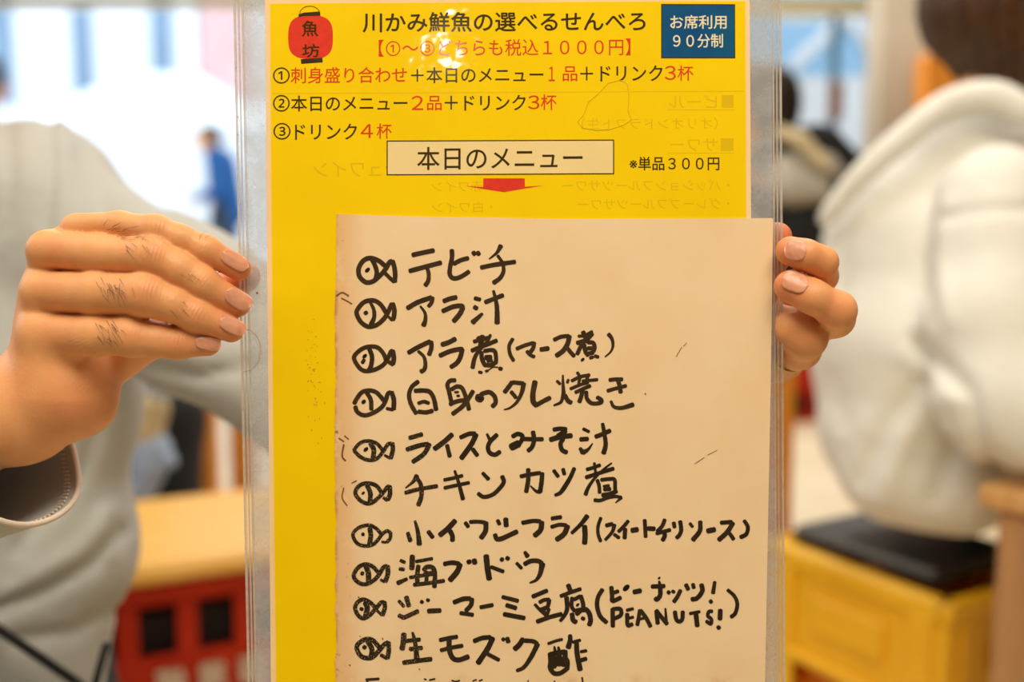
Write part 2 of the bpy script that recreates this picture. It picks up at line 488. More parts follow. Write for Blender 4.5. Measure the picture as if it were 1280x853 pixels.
# shop front: header rail
hb = C(100, 11, YF / math.cos(PITCH))
plane_box('trim_1', -3.6, 1.9, YF - .04, YF + .04, 2.02, 2.075, M['cream'])
plane_box('trim_2', -.12, 0.0, YF - .05, YF + .05, 0, 2.02, M['cream'])
# glazed door on the right; its white panel and poster are set outside so skylight brightens them
dr = empty('door_1', (1.9, YF - .1, 0)); dr['kind'] = 'structure'
fr = MB(); fr.box(-1.0, -.94, -.02, .02, 0, 2.02); fr.box(.22, .28, -.02, .02, 0, 2.02); fr.box(-1.0, .28, -.02, .02, 0, .12); fr.box(-1.0, .28, -.02, .02, 1.96, 2.02)
fr.build('door_frame', M['cream'], dr)
MB().box(-.22, -.18, -.02, .02, .12, 1.96).build('door_stile', M['teal'], dr)
MB().box(-.235, -.165, -.07, -.02, 1.42, 1.62, .012).build('handle', M['woodbrown'], dr)
M['glass'] = film_mat('door_glass', .05, (210, 225, 235), .05)
MB().box(-.94, .22, -.004, .004, .12, 1.96).build('pane', M['glass'], dr)
ps = empty('backing_board', (2.35, YF + 1.7, -.02)); tag(ps, 'white board with light blue poster print, added outside to brighten the glazed door', 'sign')
MB().box(-1.3, .62, -.03, .03, 0, 2.6, .01).build('board', M['white'], ps)
MB().box(-.85, .38, -.036, -.03, 1.86, 2.45).build('blue_panel', M['poster'], ps)
q = MB(); q.tube([(-.45, -.04, 1.92), (-.1, -.04, 2.25), (.18, -.04, 1.95)], .05, 8); q.box(-.6, .1, -.042, -.036, 2.22, 2.34)
q.build('white_print', M['white'], ps)

# ------------------------------------------------------------------ outside
def simple(name, mb, m, label, cat, loc=(0, 0, 0), rz=0, group=None):
    o = mb.build(name, m); o.location = loc; o.rotation_euler = (0, 0, rz)
    return tag(o, label, cat, group)
# street buildings
b = empty('building', (-8.2, 19, -.02)); tag(b, 'white street building far left with pale blue shop windows', 'building')
MB().box(-4, 3.2, 0, 1.2, 0, 9, .05).build('wall', M['white'], b)
for i, x in enumerate((-2.6, -1.0, .6, 2.0)):
    MB().box(x, x + .7, -.06, .0, .4, 2.4).build('window', M['paleblue'], b)
for i, x in enumerate((-2.9, -1.6, -.3, 1.0, 2.3)):
    MB().box(x, x + .32, -.06, .0, 2.6, 4.6 - .5 * (i % 2)).build('window', M['paleblue'], b)
b = empty('building', (-3.6, 16.4, -.02)); tag(b, 'white rounded building just behind the white tent', 'building')
MB().box(-1.15, .62, 0, 2, 0, 5, .25).build('wall', M['white'], b)
MB().box(-.55, -.2, -.05, .0, 1.3, 2.0).build('window', M['paleblue'], b)
b = empty('building', (-1.6, 21, -.02)); tag(b, 'grey-blue glazed building beyond the tent, right of the white one', 'building')
MB().box(-3.0, 6, 0, 3, 0, 9).build('wall', M['teal'], b)
for x in (-2.6, -2.0, -1.4): MB().box(x, x + .28, -.06, 0, .3, 5).build('window', M['paleblue'], b)
bn = simple('banner', MB().box(-.3, .35, -.02, .02, 1.2, 4.2, .01), M['pink'], 'pink banner hanging upright at right of the tent', 'banner', (-3.55, 14.3, 0))
MB().tube([(-.32, 0, -.02), (-.32, 0, 4.3)], .02, 6).build('pole', M['teal'], bn)
# white tent
te = empty('white_tent', (-3.65, 12.4, -.02)); tag(te, 'white peaked market tent standing in the street', 'tent')
v = [(-1.55, -1.3, 1.70), (1.35, -1.3, 1.70), (1.35, 1.3, 1.70), (-1.55, 1.3, 1.70), (-.35, 0, 2.38), (.25, 0, 2.38)]
obj('tent_roof', v, [(0, 1, 5, 4), (1, 2, 5), (2, 3, 4, 5), (3, 0, 4), (0, 3, 2, 1)], M['white'], te)
MB().box(-1.5, 1.3, -1.25, -1.2, 0, 1.7).build('tent_wall', M['white'], te)
for x in (-1.5, 1.3):
    for y in (-1.25, 1.25): MB().tube([(x, y, 0), (x, y, 1.72)], .02, 6).build('pole', M['white'], te)

# ------------------------------------------------------------------ crates
def crate(name, w, d, h, m, min_, cells=2, rows=((.62, .93),), lettering=None, parent=None):
    """open-work plastic crate: rim, corner posts, grid walls, recessed inside; origin bottom centre"""
    r = empty(name)
    rim = MB()
    rim.box(-w / 2 - .008, w / 2 + .008, -d / 2 - .008, -d / 2 + .022, h - .035, h, .006)
    rim.box(-w / 2 - .008, w / 2 + .008, d / 2 - .022, d / 2 + .008, h - .035, h, .006)
    rim.box(-w / 2 - .008, -w / 2 + .022, -d / 2, d / 2, h - .035, h, .006)
    rim.box(w / 2 - .022, w / 2 + .008, -d / 2, d / 2, h - .035, h, .006)
    rim.build('rim', m, r)
    MB().box(-w / 2, w / 2, -d / 2, d / 2, 0, .02, .004).build('base', m, r)
    for sx in (-1, 1):
        for sy in (-1, 1):
            cx, cy = sx * (w / 2 - .016), sy * (d / 2 - .016)
            MB().box(cx - .018, cx + .018, cy - .018, cy + .018, .0, h - .03, .005).build('corner_post', m, r)
    def side(L, place):
        f = MB()
        segs = [0] + sorted({z for rr in rows for z in rr}) + [1]
        # solid bands between the rows of openings
        z = 0
        for a, c in sorted(rows):
            f.box(*place(-L / 2 + .02, L / 2 - .02, z * h, a * h)); z = c
        f.box(*place(-L / 2 + .02, L / 2 - .02, z * h, h - .02))
        for a, c in rows:
            for i in range(cells + 1):
                x = -L / 2 + .03 + (L - .06) * i / cells
                f.box(*place(x - .016, x + .016, a * h, c * h))
        return f
    ins = .012
    for sy in (-1, 1):
        side(w, lambda a, c, z0, z1: (a, c, sy * (d / 2 - .008) - .006, sy * (d / 2 - .008) + .006, z0, z1)).build('side_panel', m, r)
    for sx in (-1, 1):
        side(d, lambda a, c, z0, z1: (sx * (w / 2 - .008) - .006, sx * (w / 2 - .008) + .006, a, c, z0, z1)).build('end_panel', m, r)
    MB().box(-w / 2 + .03, w / 2 - .03, -d / 2 + .03, d / 2 - .03, .02, h - .06).build('inner_block', min_, r)  # solid block added behind the openings, coloured to stand for the inside
    return r
def copy_tree(o, parent=None):
    c = o.copy(); COL.objects.link(c)
    if parent: c.parent = parent
    for ch in list(o.children): copy_tree(ch, c)
    return c

def text_mesh(s, m, parent, name='printed_text', w=1, h=1, fit=None, slope=.0055, lift=.00006, mirror=False, off=0.0, local_xy=None, bold=0):
    c = bpy.data.curves.new('lettering', 'FONT'); c.body = s; c.offset = off
    t = bpy.data.objects.new('lettering', c); COL.objects.link(t)
    bpy.context.view_layer.update()
    me = bpy.data.meshes.new_from_object(t)
    bpy.data.objects.remove(t); bpy.data.curves.remove(c)
    n = len(me.vertices); co = np.zeros(n * 3); me.vertices.foreach_get('co', co); co = co.reshape(-1, 3)
    lo, hi = co.min(0), co.max(0)
    u = (co[:, 0] - lo[0]) / (hi[0] - lo[0]); vv = (co[:, 1] - lo[1]) / (hi[1] - lo[1])
    if mirror: u = 1 - u
    if fit:
        x0, x1, y0, y1 = U(fit[0]), U(fit[1]), V(fit[3]), V(fit[2])
    else:
        x0, x1, y0, y1 = local_xy
    X = x0 + u * (x1 - x0); Y = y0 + vv * (y1 - y0) + slope * (X - (x0 + x1) / 2)
    co = np.stack([X, Y, np.full(n, lift)], 1)
    me.vertices.foreach_set('co', co.ravel()); me.materials.clear(); me.materials.append(m); me.update()
    me.name = name
    if bold:
        import bmesh
        bm = bmesh.new(); bb = bold / 2828
        for i, (dx, dy) in enumerate(((bb, 0), (-bb, 0), (0, bb), (0, -bb))):
            me2 = me.copy(); me2.transform(Matrix.Translation((dx, dy, i * 1e-7))); bm.from_mesh(me2); bpy.data.meshes.remove(me2)
        bm.to_mesh(me); bm.free()
    o = bpy.data.objects.new(name, me); COL.objects.link(o); o.parent = parent
    return o

# yellow crate the woman sits on
ang = math.radians(30)
fc = G(1187, 756, .45)
cw, cd = .27, .36
ctr = fc + Vector((math.cos(ang), math.sin(ang), 0)) * cw / 2 + Vector((-math.sin(ang), math.cos(ang), 0)) * cd / 2
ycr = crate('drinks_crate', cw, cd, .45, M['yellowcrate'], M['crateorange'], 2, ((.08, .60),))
ycr.location = (ctr.x, ctr.y, 0); ycr.rotation_euler = (0, 0, ang)
tag(ycr, 'yellow plastic crate used as a seat under the woman in cream hoodie', 'crate')
for sx in (-1, 1):
    X0 = sx * (cw / 2 + .002)
    MB().box(X0 - .007, X0 + .007, -cd / 2 + .02, cd / 2 - .02, .268, .284, .003).build('rail', M['yellowcrate'], ycr)
    for yy in (-cd / 2 + .045, cd / 2 - .045): MB().box(X0 - .006, X0 + .006, yy - .022, yy + .022, .02, .42, .003).build('rib', M['yellowcrate'], ycr)
    MB().box(X0 - .0045, X0 + .0045, -.07, .07, .325, .385, .003).build('handle_plate', M['yellowcrate'], ycr)
for sy in (-1, 1):
    Y0 = sy * (cd / 2 + .002)
    MB().box(-cw / 2 + .02, cw / 2 - .02, Y0 - .007, Y0 + .007, .268, .284, .003).build('rail', M['yellowcrate'], ycr)
    for xx in (-cw / 2 + .04, cw / 2 - .04): MB().box(xx - .018, xx + .018, Y0 - .006, Y0 + .006, .02, .42, .003).build('rib', M['yellowcrate'], ycr)
    MB().box(-.045, .045, Y0 - .008, Y0 - .002, .33, .375, .003).build('handle_hole', M['crateorange'], ycr)
cu = MB().box(-.10, .115, -.13, .155, 0, .024, .009).build('seat_cushion', M['cushion'], None)
cu.location = (ctr.x - .005, ctr.y + .0, .45); cu.rotation_euler = (0, 0, ang + .03)
tag(cu, 'black vinyl seat cushion lying on the yellow crate', 'cushion')
MB().tube([(-.097, -.127, .012), (.112, -.127, .012), (.112, .152, .012), (-.097, .152, .012), (-.097, -.127, .012)], .004, 6).build('piping', M['cushion'], cu)

# red crates with a plank across, left
pa = math.radians(26)
pN = G(161, 712, .45); pF = G(155, 622, .45)
pc = Vector((-.52, 1.90, 0))
pl = empty('plank_bench', (pc.x, pc.y, 0), (0, 0, pa)); tag(pl, 'thick yellow wooden plank bench top laid over red crates', 'bench')
MB().box(-.75, .75, -.20, .20, .415, .45, .009).build('plank', M['woodlight'], pl)
rc = crate('drinks_crate', .42, .34, .413, M['redcrate'], M['crateshade'], 4, ((.70, .90), (.06, .34)))
rot = Matrix.Rotation(pa, 4, 'Z')
def place_rc(o, x, y):
    p = Vector((pc.x, pc.y, 0)) + rot.to_3x3() @ Vector((x, y, 0))
    o.location = p; o.rotation_euler = (0, 0, pa)
place_rc(rc, -.073, 0.0)
tag(rc, 'red plastic crate with white lettering under the yellow plank, nearer the menu', 'crate')
rc2 = copy_tree(rc); place_rc(rc2, -.52, 0.0)
tag(rc2, 'red plastic crate under the yellow plank, left end behind grey shirt', 'crate')
for s, x in zip('聯業醤油', (-.030, .034, .098, .162)):
    t = text_mesh(s, M['offwhite'], rc, 'lettering', local_xy=(x - .022, x + .022, -.022, .022), slope=0, lift=0, bold=3)
    t.matrix_local = Matrix.Translation((0, -.34 / 2 - .006, .248)) @ Matrix.Rotation(math.pi / 2, 4, 'X')
# wooden table further back on the left
tb = empty('wooden_table', (-1.22, 3.2, 0), (0, 0, .05)); tag(tb, 'orange-brown wooden table behind the plank bench', 'table')
MB().box(-.5, .5, -.35, .35, .68, .72, .006).build('tabletop', M['woodorange'], tb)
for x in (-.42, .36):
    for y in (-.28, .28): MB().box(x - .01, x + .065, y - .03, y + .03, 0, .68, .004).build('leg', M['woodorange'], tb)
MB().box(.27, .33, -.28, -.24, 0, .68).build('brace', M['woodbrown'], tb)
# red crate and wooden post at right, background
rc3 = copy_tree(rc); rc3.location = (1.23, 5.2, 0); rc3.rotation_euler = (0, 0, .2)
tag(rc3, 'red plastic crate standing on the floor far behind the right hand', 'crate')
for ch in list(rc3.children):
    if ch.name.startswith('lettering'): bpy.data.objects.remove(ch)
po = simple('wooden_post', MB().box(-.10, .015, -.03, .03, 0, .74, .003), M['woodorange'], 'narrow orange wooden post seen just right of the menu edge', 'post', (.567, 2.32, 0))
# wooden box fixed to the beige wall
bx = empty('wooden_box', (1.66, 4.43, 1.30)); tag(bx, 'small orange wooden box mounted on the beige wall', 'box')
MB().box(-.12, .14, -.12, 0, 0, .24, .008).build('box_body', M['woodorange'], bx)
MB().box(-.10, .12, -.125, -.12, .02, .22).build('front_panel', M['woodorange'], bx)

# wooden table corner at the right edge
tz = .66
a = G(1221, 606, tz); bq = G(1280, 592, tz); cq = G(1280, 626, tz)
d1 = (bq - a).normalized()
ta = math.atan2(d1.y, d1.x)
wt = empty('wooden_table', (a.x, a.y, 0), (0, 0, ta)); tag(wt, 'knotty wooden table whose corner shows at the right edge', 'table')
MB().box(0, .75, -.55, 0, tz - .026, tz, .005).build('tabletop', M['tablewood'], wt)
for x, y in ((.012, -.02), (.62, -.02), (.012, -.5), (.62, -.5)):
    MB().box(x, x + .09, y - .07 if y > -.4 else y, y if y > -.4 else y + .07, 0, tz - .026, .006).build('leg', M['tableleg'], wt)
kn = MB().tube([(.10, -.05, tz - .001), (.10, -.05, tz + .0006)], .018, 12).build('knot', M['woodbrown'], wt)
MB_ = None

# ------------------------------------------------------------------ people in the background
def head_groups(c, fwd, r=.085, k=1.0):
    """cranium, jaw, nose, ears, neck; c centre, fwd unit vector"""
    up = Vector((0, 0, 1)); sd = fwd.cross(up).normalized()
    return [[(c + up * .012, r * 1.0), (c + up * .02 - fwd * .03, r * .95)],
            [(c - up * .02 + fwd * .012, r * .78), (c - up * .075 + fwd * .035, r * .50)],
            [(c + fwd * .082 + up * .002, .011), (c + fwd * .10 - up * .028, .014)],
            [(c + sd * .082 - up * .005, .012), (c + sd * .084 - up * .035, .010)],
            [(c - sd * .082 - up * .005, .012), (c - sd * .084 - up * .035, .010)],
            [(c + fwd * .082 - up * .055, .014), (c + fwd * .080 - up * .06, .013)],
            [(c - up * .05 - fwd * .03, .052), (c - up * .17 - fwd * .04, .055)]]
def hair_cap(c, fwd, r, m, parent, down=.05, h=.006):
    up = Vector((0, 0, 1)); sd = fwd.cross(up).normalized()
    g = [[(c + up * .032 - fwd * .012, r * 1.04), (c + up * .03 - fwd * .045, r * .98)],
         [(c - fwd * .06 - up * down * .3, r * .75), (c - fwd * .06 - up * down, r * .6)]]
    return blob('hair', g, h, m, parent, .01, .02)

def pedestrian():
    D = 10.0
    fwd = Vector((-.95, -.3, 0)).normalized(); sd = Vector((0, 0, 1)).cross(fwd)
    hc = C(259, 173, D)
    root = empty('person', (hc.x, hc.y, -.02)); mw = root.matrix_world.copy()
    root.location = (hc.x + .1, hc.y, -.02)
    tag(root, 'distant standing man with dark hair and blue jacket in front of the tent', 'person')
    mw = Matrix.Translation(root.location)
    z = lambda dx, h, dy=0: Vector((hc.x + dx, hc.y + dy, h))
    hipL, hipR = z(.13, .88, .08), z(.13, .88, -.08)
    g = head_groups(hc, fwd, .088)
    g += [[(z(.08, 1.35), .10), (z(.12, .95), .12)],
          [(hipL, .09), (z(.14, .48, .1), .06), (z(.16, .06, .1), .045)], [(hipR, .09), (z(.06, .48, -.1), .06), (z(.08, .06, -.1), .045)],
          [(z(.16, .03, .1), .04), (z(.02, .02, .1), .035)], [(z(.08, .03, -.1), .04), (z(-.06, .02, -.1), .035)],
          [(z(-.06, 1.02, -.2), .03), (z(-.12, 1.0, -.18), .025)]]
    local(blob('body', g, .014, M['skin'], root, .02, .03), mw)
    jk = [[(z(.10, 1.38, .14), .085), (z(.10, 1.38, -.14), .085)], [(z(.12, 1.30), .14), (z(.17, .88), .15)],
          [(z(.10, 1.38, -.17), .075), (z(.17, 1.10, -.25), .06), (z(-.03, 1.02, -.22), .045)],
          [(z(.10, 1.38, .17), .075), (z(.17, 1.10, .22), .06), (z(-.03, 1.02, .22), .045)]]
    local(blob('jacket', jk, .014, M['bluejacket'], root, .02, .04), mw)
    tr = [[(hipL, .11), (z(.14, .48, .1), .08), (z(.16, .1, .1), .065)], [(hipR, .11), (z(.06, .48, -.1), .08), (z(.08, .1, -.1), .065)]]
    local(blob('trousers', tr, .014, M['denim'], root, .02, .04), mw)
    local(hair_cap(hc, fwd, .09, M['hair'], root, .04, .01), mw)
pedestrian()

def seated(root_label, hc, fwd, shirt_mat, pants_mat, hair_m, seat_z, h, head_r=.088, hair_down=.05, lean=0.0):
    """generic seated figure from a head centre and facing"""
    up = Vector((0, 0, 1)); sd = fwd.cross(up).normalized()
    sh = hc - up * .25 - fwd * .04
    hip = Vector((sh.x, sh.y, seat_z + .10)) - fwd * (.04 - lean)
    root = empty('person', (hip.x, hip.y, 0)); mw = Matrix.Translation((hip.x, hip.y, 0))
    tag(root, root_label, 'person')
    kn = [hip + fwd * .42 + sd * s * .12 for s in (-1, 1)]
    ft = [Vector((k.x, k.y, .05)) + fwd * .03 for k in kn]
    hand = [sh + sd * s * .14 + fwd * .34 - up * .30 for s in (-1, 1)]
    el = [sh + sd * s * .24 + fwd * .08 - up * .27 for s in (-1, 1)]
    g = head_groups(hc, fwd, head_r)
    g += [[(sh, .09), (hip, .11)]]
    for i, s in enumerate((-1, 1)):
        g += [[(hip + sd * s * .08, .08), (kn[i], .05), (ft[i], .04)], [(ft[i] - up * .02, .03), (ft[i] + fwd * .14 - up * .025, .028)],
              [(sh + sd * s * .17, .045), (el[i], .035), (hand[i], .025)]]
        # five fingers
        for q in range(4):
            b0 = hand[i] + fwd * .03 + up * (.018 - .012 * q); g.append([(b0, .009), (b0 + fwd * (.05 - .006 * abs(q - 1)) - up * .012, .007)])
        g.append([(hand[i] + up * .02, .011), (hand[i] + fwd * .05 + up * .035, .009)])
    local(blob('body', g, h, M['skin'], root, .02, .02), mw)
    t = [[(sh + sd * .15, .075), (sh - sd * .15, .075)], [(sh - up * .08, .14), (hip, .155)]]
    for i, s in enumerate((-1, 1)): t.append([(sh + sd * s * .17, .07), (el[i], .062), (hand[i] - fwd * .04, .045)])
    local(blob('jacket', t, h, shirt_mat, root, .02, .05), mw)
    p = [[(hip + sd * .05, .12), (hip - sd * .05, .12)]]
    for i, s in enumerate((-1, 1)): p.append([(hip + sd * s * .08, .11), (kn[i], .075), (ft[i] + up * .04, .06)])
    local(blob('trousers', p, h, pants_mat, root, .02, .04), mw)
    local(hair_cap(hc, fwd, head_r, hair_m, root, hair_down, h), mw)
    return root, mw, sh, hip
# person behind the menu, right: black jacket, pale hood
hc = C(934, 140, 2.75)
pr, mw, sh, hip = seated('seated person in black jacket with pale hood, half hidden behind the menu', hc, Vector((-.8, .5, 0)).normalized(), M['black'], M['black'], M['hair'], .46, .012, lean=.16)
g = [[(C(965, 200, 2.74), .075), (C(1020, 196, 2.76), .075), (C(1048, 218, 2.76), .066), (C(1045, 290, 2.74), .07)], [(C(985, 300, 2.7), .11), (C(985, 380, 2.7), .12)]]
local(blob('sleeve', g, .012, M['black'], pr, .02, .04), mw)
g = [[(C(985, 215, 2.64), .045), (C(1030, 208, 2.68), .032), (C(1045, 215, 2.68), .022)], [(C(985, 235, 2.62), .05), (C(1018, 235, 2.62), .04)]]
local(blob('hood', g, .012, M['palecloth'], pr, .02, .04), mw)
g = [[(C(975, 165, 2.60), .018), (C(1000, 175, 2.57), .018), (C(1030, 205, 2.57), .02)]]
local(blob('hood_trim', g, .008, M['creamcloth'], pr, .02, .04), mw)
st = simple('stool', MB().box(-.17, .17, -.17, .17, .40, .44, .01).tube([(-.13, -.13, 0), (-.13, -.13, .4)], .018, 6).tube([(.13, -.13, 0), (.13, -.13, .4)], .018, 6).tube([(-.13, .13, 0), (-.13, .13, .4)], .018, 6).tube([(.13, .13, 0), (.13, .13, .4)], .018, 6),
            M['woodbrown'], 'brown wooden stool under the person in black jacket', 'stool', (hip.x, hip.y, 0))
# dark clothed person low behind the bench, left
hc = C(172, 440, 2.75)
pr, mw, sh, hip = seated('person in black clothes sitting low between plank bench and wooden table', Vector(((134 - 640) / FPX * 2.6, 2.55, .76)), Vector((-.5, -.85, 0)).normalized(), M['black'], M['black'], M['hair'], .14, .012)
fcx = 2.33
g = [[(C(190, 512, fcx), .036), (C(184, 535, fcx), .034), (C(180, 555, fcx), .03)]]
local(blob('scarf', g, .006, M['creamcloth'], pr, .01, .02), mw)
g = [[(C(188, 562, fcx), .036), (C(186, 585, fcx), .035), (C(178, 612, fcx), .03)], [(C(200, 555, fcx), .016), (C(206, 562, fcx), .014)]]
local(blob('shirt_front', g, .006, M['bluecloth'], pr, .01, .02), mw)
g = [[(C(212, 574, 2.3), .014), (C(213, 578, 2.3), .014)]]
local(blob('badge', g, .004, M['bluecloth'], pr, .01, .02), mw)
g = [[(C(200, 470, 2.2), .022), (C(202, 490, 2.2), .02)], [(C(192, 478, 2.2), .02), (C(208, 478, 2.2), .02)]]
cp = blob('folded_napkin', g, .006, M['bluecloth'], None, .01, .02)
bw = cp.data.vertices[0].co.copy(); cp.data.transform(Matrix.Translation(-bw)); cp.location = bw
tag(cp, 'pale blue cloth bundle beside the dark-clothed person under the arm', 'cloth')
# passer-by whose dark hair just shows at the left edge
hc = C(-27, 106, 4.0)
seated_h = hc
def passer():
    fwd = Vector((-.3, 1, 0)).normalized(); up = Vector((0, 0, 1)); sd = fwd.cross(up)
    root = empty('person', (hc.x, hc.y, 0)); mw = Matrix.Translation((hc.x, hc.y, 0))
    tag(root, 'standing dark-haired person whose head just shows at the left edge above grey shoulder', 'person')
    g = head_groups(hc, fwd, .088) + [[(hc - up * .30, .09), (hc - up * .65, .11)]]
    cl = [[(hc - up * .29 + sd * .15, .075), (hc - up * .29 - sd * .15, .075)], [(hc - up * .36, .14), (hc - up * .7, .14)]]
    pt = []
    for s in (-1, 1):
        hp = hc - up * .72 + sd * s * .09; ft = Vector((hp.x, hp.y, .05))
        g += [[(hp, .08), (ft, .04)], [(ft - up * .02, .03), (ft + fwd * .13 - up * .02, .028)], [(hc - up * .29 + sd * s * .18, .045), (hc - up * .85 + sd * s * .24, .03)]]
        for q in range(5): g.append([(hc - up * .87 + sd * s * .24 + fwd * (.03 - .015 * q), .009), (hc - up * .94 + sd * s * .24 + fwd * (.035 - .016 * q), .007)])
        pt.append([(hp, .11), (ft + up * .05, .065)])
        cl.append([(hc - up * .29 + sd * s * .18, .07), (hc - up * .78 + sd * s * .24, .05)])
    local(blob('body', g, .014, M['skin'], root, .02, .02), mw)
    local(blob('coat', cl, .014, M['palecloth'], root, .02, .05), mw)
    local(blob('trousers', pt, .014, M['black'], root, .02, .05), mw)
    local(hair_cap(hc, fwd, .09, M['hair'], root, .05, .01), mw)
passer()

# woman in the cream hoodie
def woman():
    up = Vector((0, 0, 1))
    root = empty('person', (ctr.x, ctr.y, 0)); mw = Matrix.Translation((ctr.x, ctr.y, 0))
    tag(root, 'long-haired person in cream hoodie sitting on the yellow crate, seen from behind', 'person')
    hc = C(1272, 28, 1.62)
    fwd = Vector((.85, .45, 0)).normalized()
    def R(px, D): return px / FPX * D
    def S(px, py, D, r): return (C(px, py, D), R(r, D))
    rng = np.random.RandomState(4)
    def fold(P):
        x, y, z = P[:, 0], P[:, 1], P[:, 2]
        w = .0016 * np.sin(z * 34 + x * 26 + 3 * np.sin(y * 9)) + .0014 * np.sin(z * 20 - x * 48 + 1.2)
        return w + seg_crease(P, [(.011, 10, [(1150, 428), (1185, 462), (1212, 492), (1224, 545), (1250, 590)]),
                                  (-.005, 14, [(1125, 440), (1170, 480), (1190, 500)]),
                                  (.009, 10, [(1150, 480), (1108, 535), (1078, 600)]), (-.006, 13, [(1168, 498), (1128, 555), (1100, 625)]),
                                  (.006, 9, [(1168, 245), (1158, 330), (1170, 400)]), (-.006, 12, [(1178, 250), (1172, 330), (1182, 400)]),
                                  (.008, 8, [(1092, 250), (1062, 300), (1052, 380)]), (.008, 9, [(1120, 200), (1160, 168), (1215, 152), (1280, 156)]),
                                  (.006, 10, [(1040, 470), (1055, 530)]), (.006, 6, [(1180, 272), (1240, 262), (1300, 262)]),
                                  (.007, 12, [(1190, 560), (1170, 620)])])
    g = [[S(1152, 320, 1.62, 122), S(1150, 440, 1.60, 133), S(1142, 520, 1.59, 118)],
         [S(1195, 222, 1.62, 92), S(1150, 330, 1.62, 110)],
         [S(1236, 182, 1.60, 62), S(1300, 185, 1.58, 66)],
         [S(1118, 592, 1.55, 64), S(1196, 590, 1.54, 80)],
         [S(1245, 262, 1.47, 78), S(1246, 400, 1.42, 84), S(1258, 500, 1.38, 80)],
         [S(1258, 505, 1.38, 76), S(1330, 530, 1.34, 66), S(1440, 540, 1.32, 50)],
         [S(1360, 262, 1.72, 74), S(1400, 480, 1.72, 60), S(1520, 520, 1.66, 45)]]
    def fold2(P): return fold(P)
    hd = blob('hoodie', g, .007, M['hoodie'], root, .02, .022, fold2)
    local(hd, mw)
    # thick rolled hood edge around the neck
    pts = [C(1030, 276, 1.55), C(1076, 220, 1.52), C(1132, 170, 1.51), C(1180, 134, 1.51), C(1222, 122, 1.50), C(1256, 125, 1.49), C(1300, 152, 1.47)]
    rr = (.008, .011, .0125, .013, .013, .013, .013); fine = []
    for i in range(6):
        for k in range(4):
            t = k / 4; p0 = pts[max(i - 1, 0)]; p3 = pts[min(i + 2, 6)]
            q = .5 * ((2 * pts[i]) + (pts[i + 1] - p0) * t + (2 * p0 - 5 * pts[i] + 4 * pts[i + 1] - p3) * t * t + (-p0 + 3 * pts[i] - 3 * pts[i + 1] + p3) * t ** 3)
            fine.append((q, rr[i] + (rr[i + 1] - rr[i]) * t))
    g = [fine]
    local(blob('hood_edge', g, .006, M['hoodie'], root, .02, .03), mw)
    # body
    g = head_groups(hc, fwd, .09)
    g += [[(C(1200, 240, 1.62), .09), (C(1160, 520, 1.6), .11)]]
    hip = Vector((ctr.x + .01, ctr.y, .60))
    legs = []; body = g
    sd = fwd.cross(up)
    for s in (-1, 1):
        h0 = hip + sd * s * .08; kn = h0 + fwd * .42; kn.z = .52; ft = Vector((kn.x, kn.y, .05))
        legs.append([(h0 + fwd * .05, .078), (kn, .068), (ft + up * .04, .055)])
        body += [[(h0, .08), (kn, .05), (ft, .04)], [(ft - up * .02, .03), (ft + fwd * .14 - up * .02, .028)]]
    hd1 = C(1455, 540, 1.32)
    body.append([(C(1400, 535, 1.33), .028), (hd1, .03)])
    for q in range(4): body.append([(hd1 + up * (.02 - .013 * q), .009), (hd1 + fwd * .07 + up * (.02 - .013 * q), .0075)])
    body.append([(hd1 + up * .02, .011), (hd1 + fwd * .045 + up * .05, .009)])
    hd2 = C(1530, 522, 1.66)
    for q in range(4): body.append([(hd2 + up * (.02 - .013 * q), .009), (hd2 + fwd * .07 + up * (.02 - .013 * q), .0075)])
    body.append([(C(1500, 515, 1.67), .03), (hd2, .03)]); body.append([(hd2 + up * .02, .011), (hd2 + fwd * .045 + up * .05, .009)])
    local(blob('body', body, .009, M['skin'], root, .02, .02), mw)
    legs.append([(hip + fwd * .04 + sd * .03, .085), (hip + fwd * .04 - sd * .03, .085)])
    local(blob('trousers', legs, .01, M['denim'], root, .02, .04), mw)
    # long hair falling over the back of the neck
    def strands(P):
        x, y, z = P[:, 0], P[:, 1], P[:, 2]
        a = np.arctan2(y - hc.y, x - hc.x)
        return .0035 * np.sin(a * 34 + z * 10) + .002 * np.sin(a * 71 - z * 6)
    g = [[(hc + up * .03 - fwd * .01, .105), (hc + up * .02 - fwd * .05, .10)],
         [(C(1254, 0, 1.62), .075), (C(1262, 70, 1.62), .064), (C(1275, 130, 1.60), .05)],
         [(C(1300, 60, 1.58), .08), (C(1335, 150, 1.56), .055), (C(1365, 240, 1.50), .035)]]
    local(blob('hair', g, .006, M['brownhair'], root, .02, .03, strands), mw)
woman()

# ------------------------------------------------------------------ the man holding the menu
man = empty('person', C(-60, 900, .93)); man.location.z = 0
MANW = Matrix.Translation(man.location)
tag(man, 'man in grey shirt holding the laminated menu in both hands, head out of frame', 'person')

